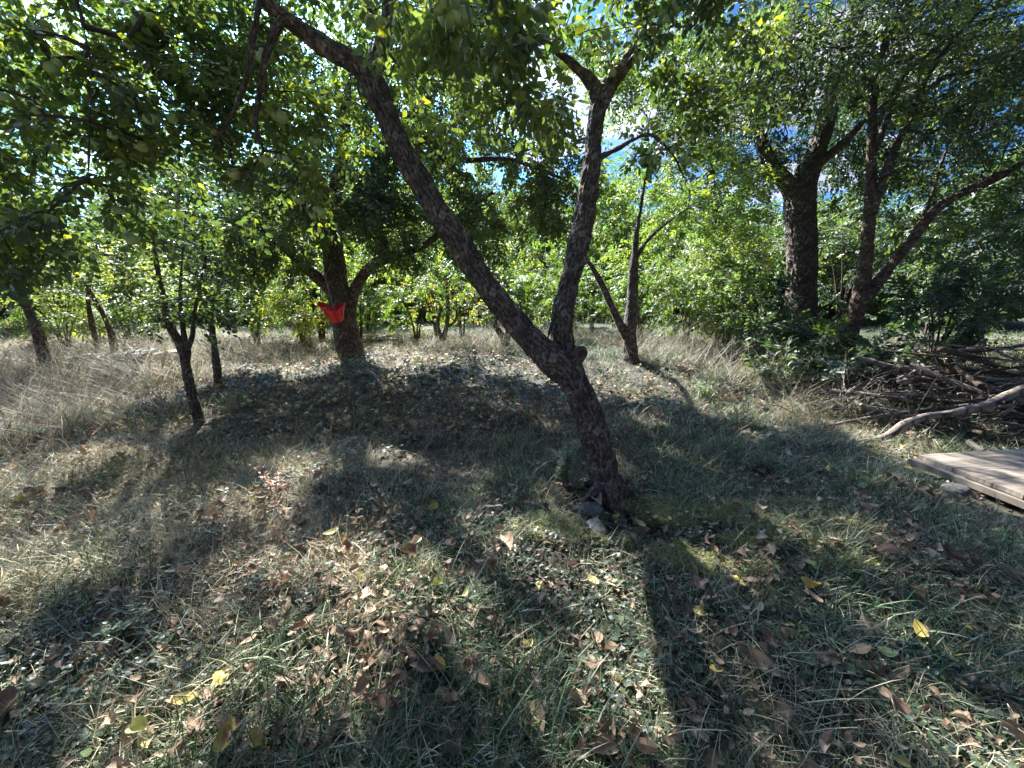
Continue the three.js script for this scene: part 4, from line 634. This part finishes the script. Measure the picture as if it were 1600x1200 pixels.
// ------------------------------------------------------------------ grass and litter that nobody could count
function tuft(seed, n, hgt, wid, spread, cols, bend = 0.7) {
  const R = rng(seed), A = bagArr();
  for (let b = 0; b < n; b++) {
    const a = R() * 6.28, l = hgt * (0.45 + R() * 0.75), w = wid * (0.7 + R() * 0.6), bx = (R() - 0.5) * spread, bz = (R() - 0.5) * spread, dx = Math.cos(a), dz = Math.sin(a), bd = bend * (0.3 + R() * 1.1), k = A.p.length / 3, col = cols[Math.floor(R() * cols.length)], g = 0.75 + R() * 0.5, tw = (R() - 0.5) * 1.6, sx = -Math.sin(a + tw), sz = Math.cos(a + tw);
    for (let s = 0; s <= 3; s++) {
      const t = s / 3, ang = bd * t, x = l * Math.sin(ang) / Math.max(0.2, bd) , y = t === 0 ? -0.015 : l * (1 - Math.cos(Math.min(ang, 2.2)) * 0 ) * t * (1 - 0.42 * Math.min(1.6, bd) * t), ww = w * (1 - t * t) * 0.5;
      const px = bx + dx * x, pz = bz + dz * x, c = col.map((v) => v * g);
      if (s < 3) { A.p.push(px - sx * ww, y, pz - sz * ww, px + sx * ww, y, pz + sz * ww); A.u.push(0, t, 1, t); A.c.push(...c, ...c); } else { A.p.push(px, y, pz); A.u.push(0.5, 1); A.c.push(...c); }
    }
    A.i.push(k, k + 1, k + 2, k + 1, k + 3, k + 2, k + 2, k + 3, k + 4, k + 3, k + 5, k + 4, k + 4, k + 5, k + 6);
  }
  return arrGeo(A);
}
const STRAW = [[0.45, 0.41, 0.27], [0.38, 0.34, 0.22], [0.54, 0.49, 0.35], [0.3, 0.25, 0.17]], BLADE = [[0.055, 0.12, 0.035], [0.08, 0.15, 0.045], [0.045, 0.09, 0.035], [0.11, 0.16, 0.045]], MIX = [...BLADE, ...STRAW, [0.2, 0.24, 0.09]];
function scatter(name, label, category, geos, n, seed, place, material = M.grass) {
  const R = rng(seed), list = geos.map(() => []), c0 = new THREE.Color();
  for (let i = 0; i < n; i++) { const q = place(R, i); if (q) list[Math.floor(R() * geos.length)].push(q); }
  geos.forEach((g, k) => {
    const im = new THREE.InstancedMesh(g, material, list[k].length); im.name = numbered(name);
    list[k].forEach((q, i) => { _y.set(q.tx ?? 0, 1, q.tz ?? 0).normalize(); _z.set(Math.sin(q.r), 0, Math.cos(q.r)).addScaledVector(_y, 0); _x.crossVectors(_y, _z).normalize(); _z.crossVectors(_x, _y); _m.makeBasis(_x, _y, _z).scale(_s.set(q.s, q.s * (q.h ?? 1), q.s)).setPosition(q.x, q.y, q.z); im.setMatrixAt(i, _m); im.setColorAt(i, c0.setRGB(...(q.c ?? [1, 1, 1]))); });
    im.castShadow = im.receiveShadow = true; scene.add(tag(im, label, category, null, 'stuff'));
  });
}
const view = (R, near = 0.75, far = 12, pw = 1.5) => { const d = lerp(near, far, Math.pow(R(), pw)), x = (R() * 2 - 1) * (1.5 * d + 1.0); return [x, -d + 0.1]; };
const grassy = (x, z) => clamp(0.62 + (fbm(x * 1.3 + 11, z * 1.3, 2, 3) - 0.5) * 2.4, 0, 1);
const under = (x, z) => sst(1.25 - Math.hypot((x + 1.6) / 3.4, (z + 5.7) / 1.9), 0, 0.5);
const blocked = (x, z) => (x > 3.32 && x < 5.2 && z > -3.15 && z < -1.62) || Math.hypot(x - 0.72, z + 2.72) < 0.13;
scatter('grass', 'short mixed green and withered grass over the orchard floor', 'grass', [tuft(301, 14, 0.1, 0.0035, 0.09, MIX), tuft(302, 14, 0.15, 0.0035, 0.12, MIX, 1.6), tuft(303, 12, 0.08, 0.0035, 0.08, BLADE)], 30000, 304, (R) => {
  const [x, z] = view(R); if (blocked(x, z) || R() > grassy(x, z) * 1.1 * (1 - 0.5 * dryness(x, z)) * (1 - 0.72 * under(x, z))) return null; const d = dryness(x, z), g = 0.75 + R() * 0.5;
  return { x, z, y: groundY(x, z), r: R() * 6.28, s: (0.65 + R() * 0.6 + (-z > 4 ? 0.2 : 0)) * lerp(0.7, 1.45, sst(fbm(x * 2.2 + 70, z * 2.4, 4, 2), 0.35, 0.68)), h: 0.8 + R() * 0.4, tx: (R() - 0.5) * 0.7, tz: (R() - 0.5) * 0.7, c: [g * lerp(0.9, 1.5, d), g * lerp(1, 1.25, d), g] };
});
scatter('dry_grass', 'straw coloured dead grass lying matted on the orchard floor', 'grass', [tuft(311, 16, 0.15, 0.003, 0.14, STRAW, 1.7), tuft(312, 14, 0.2, 0.003, 0.18, STRAW, 2.1), tuft(313, 14, 0.12, 0.0028, 0.1, STRAW, 1.2)], 34000, 314, (R) => {
  const [x, z] = view(R); if (blocked(x, z) || R() > 0.14 + 0.86 * sst(dryness(x, z) + (fbm(x * 2.6 + 90, z * 2.6, 6, 2) - 0.5) * 0.7, 0.3, 0.75)) return null; const g = 0.7 + R() * 0.45;
  return { x, z, y: groundY(x, z) + 0.004, r: R() * 6.28, s: 0.7 + R() * 0.6, h: 0.45 + R() * 0.6, tx: (R() - 0.5) * 1.1, tz: (R() - 0.5) * 1.1, c: [g, g, g * 0.95] };
});
// tall dry grass at the left and in the clearing
const TALL = [[[-6.994, 0.123, -5.696], 2.0, 1.3, 1300], [[-5.093, 0.066, -4.361], 1.3, 0.5, 260], [[-5.772, 0.174, -5.815], 1.5, 0.25, 200], [[-5.087, 0.024, -3.857], 0.8, 0.5, 160], [[-0.391, 0.297, -8.022], 1.4, 0.7, 260], [[-5.269, 0.279, -7.343], 1.6, 0.7, 220], [[3.153, 0.309, -7.161], 1.2, 0.8, 260], [[3.421, 0.116, -5.727], 0.6, 0.4, 120], [[3.759, 0.054, -4.646], 0.5, 0.3, 60], [[1.477, 0.28, -9.129], 2.5, 1.0, 220]];
scatter('tall_dry_grass', 'knee high bleached dry grass at the left and in the clearing', 'grass', [tuft(321, 7, 0.68, 0.006, 0.26, [...STRAW, [0.3, 0.18, 0.1]], 0.6), tuft(322, 8, 0.42, 0.005, 0.3, [...STRAW, [0.34, 0.19, 0.1], [0.12, 0.17, 0.05]], 1.5), tuft(323, 8, 0.3, 0.007, 0.25, [...BLADE, [0.3, 0.3, 0.1]], 1.0)], 3060, 324, (R) => {
  let q = R() * 3060, k = 0; while (k < TALL.length - 1 && q > TALL[k][3]) { q -= TALL[k][3]; k++; }
  const [c, rx, rz] = TALL[k], a = R() * 6.28, r = Math.sqrt(R()), x = c[0] + Math.cos(a) * r * rx, z = c[2] + Math.sin(a) * r * rz, g = 0.75 + R() * 0.4; return { x, z, y: groundY(x, z), r: R() * 6.28, s: 0.6 + R() * 0.6, h: 0.8 + R() * 0.4, tx: (R() - 0.5) * 0.6, tz: (R() - 0.5) * 0.6, c: [g, g * (0.92 + R() * 0.12), g] };
});
// creeping herbs with small round leaves
const herb = (seed, n, size, cols) => { const R = rng(seed), A = bagArr(); for (let i = 0; i < n; i++) { const a = R() * 6.28, d = V(Math.cos(a), 0.2 + R() * 0.6, Math.sin(a)).normalize(), nn = V((R() - 0.5) * 0.8, 1, (R() - 0.5) * 0.8); nn.addScaledVector(d, -nn.dot(d)).normalize(); const l = size * (0.5 + R() * 0.8), c = cols[Math.floor(R() * cols.length)], g = 0.75 + R() * 0.5; addLeaf(A, V((R() - 0.5) * 0.11, 0.005 + R() * 0.05, (R() - 0.5) * 0.11), d, nn, l, l * 0.95, c.map((v) => v * g), 0.15, 0.2, [0.2, 0.5, 0.8]); } return arrGeo(A); };
const HERB = [[0.035, 0.085, 0.028], [0.05, 0.11, 0.03], [0.03, 0.07, 0.035], [0.09, 0.16, 0.035]];
scatter('ground_cover', 'creeping dark green herbs with small rounded leaves', 'ground cover', [herb(331, 14, 0.022, HERB), herb(332, 9, 0.03, HERB), herb(333, 22, 0.014, HERB)], 10500, 334, (R) => {
  const [x, z] = view(R, 0.75, 9); const k = fbm(x * 1.1 + 40, z * 1.3 + 7, 1, 3); if (blocked(x, z) || R() > sst(k + (x > 0 ? 0.04 : 0), 0.46, 0.58) * (1 - 0.6 * dryness(x, z))) return null;
  const g = 0.65 + R() * 0.55; return { x, z, y: groundY(x, z), r: R() * 6.28, s: 0.6 + R() * 0.6, tx: (R() - 0.5) * 0.4, tz: (R() - 0.5) * 0.4, c: [g, g, g] };
}, M.leaf);
scatter('moss', 'yellow green moss and tiny leaves in low cushions right of the trunk', 'moss', [herb(341, 40, 0.008, [[0.3, 0.32, 0.05], [0.24, 0.28, 0.05], [0.36, 0.34, 0.07]])], 5000, 344, (R) => {
  const C = [[1.169, -0.028, -2.498], [1.843, 0.023, -2.198], [1.763, 0.002, -2.448], [1.252, -0.047, -2.045], [1.922, 0.029, -2.002], [0.414, -0.026, -2.268]], c = C[Math.floor(R() * 6)], a = R() * 6.28, r = Math.sqrt(R()), x = c[0] + Math.cos(a) * r * 0.42, z = c[2] + Math.sin(a) * r * 0.16; if (noise(x * 5, z * 7) < 0.42) return null; return { x, z, y: groundY(x, z) - 0.008, r: R() * 6.28, s: 0.6 + R() * 0.5 };
}, M.leaf);

// ------------------------------------------------------------------ fallen leaves
function fallenLeaf(seed, asp, curlL, curlW) {
  const R = rng(seed), rows = 6, p = [], u = [], c = [], idx = [], tw = (R() - 0.5) * 1.2, wob = R() * 6;
  for (let j = 0; j <= rows; j++) for (const s of [-1, -0.5, 0, 0.5, 1]) {
    const t = j / rows, w = asp * 0.5 * Math.pow(Math.sin(Math.PI * Math.min(0.985, Math.max(0.02, Math.pow(t, 0.85)))), 0.75) * (1 + 0.12 * (noise(t * 7 + seed, s * 3) - 0.5)), x = s * w, k = curlW * (0.5 + t);
    const y0 = Math.abs(s) ** 1.6 * w * k + Math.sin(t * 5 + wob + s * 2) * 0.03 + curlL * (t - 0.5) ** 2, rt = tw * (t - 0.5);
    p.push(x * Math.cos(rt) - y0 * Math.sin(rt), y0 * Math.cos(rt) + x * Math.sin(rt), t - 0.5); u.push(0.5 + s / 2, t);
    const m = s === 0 ? 1.35 : 0.9, g = m * (0.72 + 0.55 * noise(t * 6 + seed * 3, s * 4 + 9)); c.push(g, g * (0.94 + 0.12 * noise(t * 9, s * 9 + seed)), g);
  }
  for (let j = 0; j < rows; j++) for (let s = 0; s < 4; s++) { const a = j * 5 + s; idx.push(a, a + 1, a + 5, a + 1, a + 6, a + 5); }
  return geo(p, u, idx, c);
}
const FL = [fallenLeaf(1, 0.5, 0.5, 0.3), fallenLeaf(2, 0.45, 0.9, 0.9), fallenLeaf(3, 0.62, 0.3, -0.4), fallenLeaf(4, 0.55, -0.6, 0.5), fallenLeaf(5, 0.7, 0.4, 1.3), fallenLeaf(6, 0.4, 1.2, 0.2), fallenLeaf(7, 0.58, 0.2, 0.15), fallenLeaf(8, 0.5, 1.6, 1.6), fallenLeaf(9, 0.66, -0.9, 1.1), fallenLeaf(10, 0.36, 0.7, -0.9)];
function putLeaf(geoN, m, g, len, yaw, label, group, lift = 0.02, tilt = [0, 0]) {
  const o = new THREE.Mesh(FL[geoN], m); o.name = numbered('fallen_leaf'); o.position.set(g[0], g[1] + lift, g[2]); o.rotation.set(tilt[0], yaw, tilt[1], 'YXZ'); o.scale.setScalar(len); scene.add(shade(tag(o, label, 'leaf', group))); return o;
}
[[6, L.yellow, [0.994, -0.044, -2.383], 0.1, 1.3, 'broad pale yellow leaf lying right of the grey stones'], [0, L.lime, [0.849, -0.05, -2.333], 0.09, 0.6, 'folded yellow green leaf just right of the grey stones'], [4, L.tan, [-0.038, 0.006, -2.045], 0.14, 0.4, 'large crumpled tan leaf left of the trunk shadow'], [1, L.brown, [0.99, -0.019, -1.295], 0.17, 0.7, 'long brown leaf lying alone in the right foreground'], [6, L.yellow, [2.044, -0, -1.46], 0.075, 1.4, 'bright yellow leaf in the right foreground grass'], [4, L.tan, [0.067, -0.026, -1.063], 0.15, 0.2, 'large torn tan leaf at the bottom centre'],
  [0, L.yellow, [-1.191, 0.016, -1.13], 0.09, 1.9, 'yellow spotted leaf half brown in the lower left'], [3, L.lime, [-1.096, 0.021, -1.185], 0.1, 0.2, 'upright pale green yellow leaf in the lower left'], [6, L.tan, [-0.712, 0.024, -1.634], 0.075, 0.1, 'square tan leaf standing in the middle foreground'], [1, L.brown, [-1.779, 0.013, -1.076], 0.17, 0.6, 'big reddish brown leaf in the bottom left corner'], [2, L.umber, [-0.632, 0.015, -1.006], 0.13, 1.2, 'dark brown leaf at the lower edge left of centre'], [1, L.brown, [0.322, -0.04, -1.043], 0.13, 2.7, 'brown leaf pointing upward at the lower edge'], [6, L.yellow, [0.831, -0.036, -1.294], 0.06, 1.6, 'small bright yellow leaf in the lower middle'], [3, L.yellow, [1.201, -0.04, -1.817], 0.09, 0.2, 'crumpled yellow leaf in the bright grass right of the trunk'], [0, L.lime, [0.424, -0.033, -1.794], 0.09, 0.7, 'yellow green leaf in the trunk shadow']]
  .forEach(([n, m, g, len, yaw, l]) => putLeaf(n, m, g, len, yaw, l, undefined, 0.035, [0.1, 0.1]));
{
  const R = rng(91), kinds = [['brown', 'brown curled dead leaf lying in the foreground grass', 'brown fallen leaves', 0.34], ['pink', 'pinkish brown dead leaf lying in the foreground grass', 'pinkish fallen leaves', 0.25], ['tan', 'pale tan dead leaf lying in the foreground grass', 'tan fallen leaves', 0.2], ['umber', 'dark umber dead leaf lying in the foreground grass', 'dark fallen leaves', 0.12], ['yellow', 'yellow fallen leaf lying in the foreground grass', 'yellow fallen leaves', 0.05], ['lime', 'yellow green fallen leaf lying in the foreground grass', 'yellow green fallen leaves', 0.04]];
  const where = (x, z) => (z > -1.5 ? 'the grass along the lower edge' : z > -2.15 ? 'the grass of the near foreground' : 'the grass level with the forked trunk') + (x < -0.8 * -z * 0.55 ? ', left side' : x > 0.8 * -z * 0.55 ? ', right side' : ', middle');
  let n = 0;
  while (n < 270) {
    const d = lerp(0.95, 2.9, Math.pow(R(), 1.1)), x = (R() * 2 - 1) * (1.32 * d), z = -d; if (blocked(x, z)) continue;
    if (R() > 0.25 + 0.9 * sst(fbm(x * 1.4 + 60, z * 1.4 + 2, 3, 3), 0.42, 0.6)) continue;
    let q = R(), k = 0; while (k < 5 && q > kinds[k][3]) { q -= kinds[k][3]; k++; }
    putLeaf(Math.floor(R() * 10), L[kinds[k][0]], [x, groundY(x, z), z], 0.05 + R() * R() * 0.085, R() * 6.28, kinds[k][1].replace('the foreground grass', where(x, z)), kinds[k][2], 0.028 + R() * 0.05, [(R() - 0.5) * 0.9, (R() - 0.5) * 0.9]); n++;
  }
}
{
  const dead = new THREE.MeshPhysicalMaterial({ color: 0xffffff, vertexColors: true, side: THREE.DoubleSide, roughness: 0.85, transmission: 0.2, thickness: 0 });
  const T = [[0.23, 0.15, 0.095], [0.38, 0.27, 0.18], [0.15, 0.095, 0.06], [0.46, 0.35, 0.23], [0.48, 0.4, 0.13]];
  scatter('leaf_litter', 'small crumbled brown leaves and scraps carpeting the ground', 'leaf litter', FL.slice(0, 9), 32000, 402, (R) => {
    const [x, z] = view(R, 0.8, 10, 1.2); if (blocked(x, z) || R() > 0.25 + sst(fbm(x * 0.9 + 30, z * 0.9, 3, 3), 0.4, 0.6) + under(x, z)) return null; const g = 0.8 + R() * 0.4;
    return { x, z, y: groundY(x, z) + 0.012 + R() * 0.055, r: R() * 6.28, s: 0.03 + R() * R() * R() * 0.085 + (-z > 4 ? 0.015 : 0), tx: (R() - 0.5) * 1.3, tz: (R() - 0.5) * 1.3, c: T[Math.floor(R() * R() * 5)].map((v) => v * g) };
  }, dead);
}
// ------------------------------------------------------------------ fallen apples
{
  const R = rng(95), drop = (g, r, label, group, geos = APPLE) => { const o = new THREE.Mesh(geos[Math.floor(R() * geos.length)], M.apple); o.name = numbered('fallen_apple'); o.position.set(g[0], g[1] + r * 0.75, g[2]); o.scale.setScalar(r); o.rotation.set(R() * 6, R() * 6, R() * 6); scene.add(shade(tag(o, label, 'apple', group))); };
  drop([0.342, -0.057, -1.278], 0.033, 'green apple lying in the grass at the lower middle'); drop([-0.264, 0.003, -1.168], 0.028, 'small green apple half hidden in grass at the lower left of centre'); drop([0.545, -0.037, -1.8], 0.028, 'yellowish apple lying in the shadow of the forked trunk'); drop([1.289, -0.015, -3.21], 0.028, 'reddish brown rotten apple right of the forked trunk'); drop([1.286, -0.039, -1.874], 0.026, 'yellow apple in the bright grass right of the trunk');
  for (let i = 0; i < 170; i++) { const a = R() * 6.28, r = Math.pow(R(), 0.6), x = -1.9 + Math.cos(a) * r * 2.6, z = -5.9 + Math.sin(a) * r * 1.7; drop([x, groundY(x, z), z], 0.026 + R() * 0.012, `pale green windfall apple ${z < -6.6 ? 'close to the fruiting trunk' : z < -5.4 ? 'midway to the forked trunk' : 'in the nearer shade'}, ${x < -3 ? 'beside the small leaning tree' : x < -1.2 ? 'left of the leaning limb' : 'under the leaning limb'}`, 'windfall apples under the fruiting tree', APPLE_FAR); }
}
renderer.render(scene, camera);
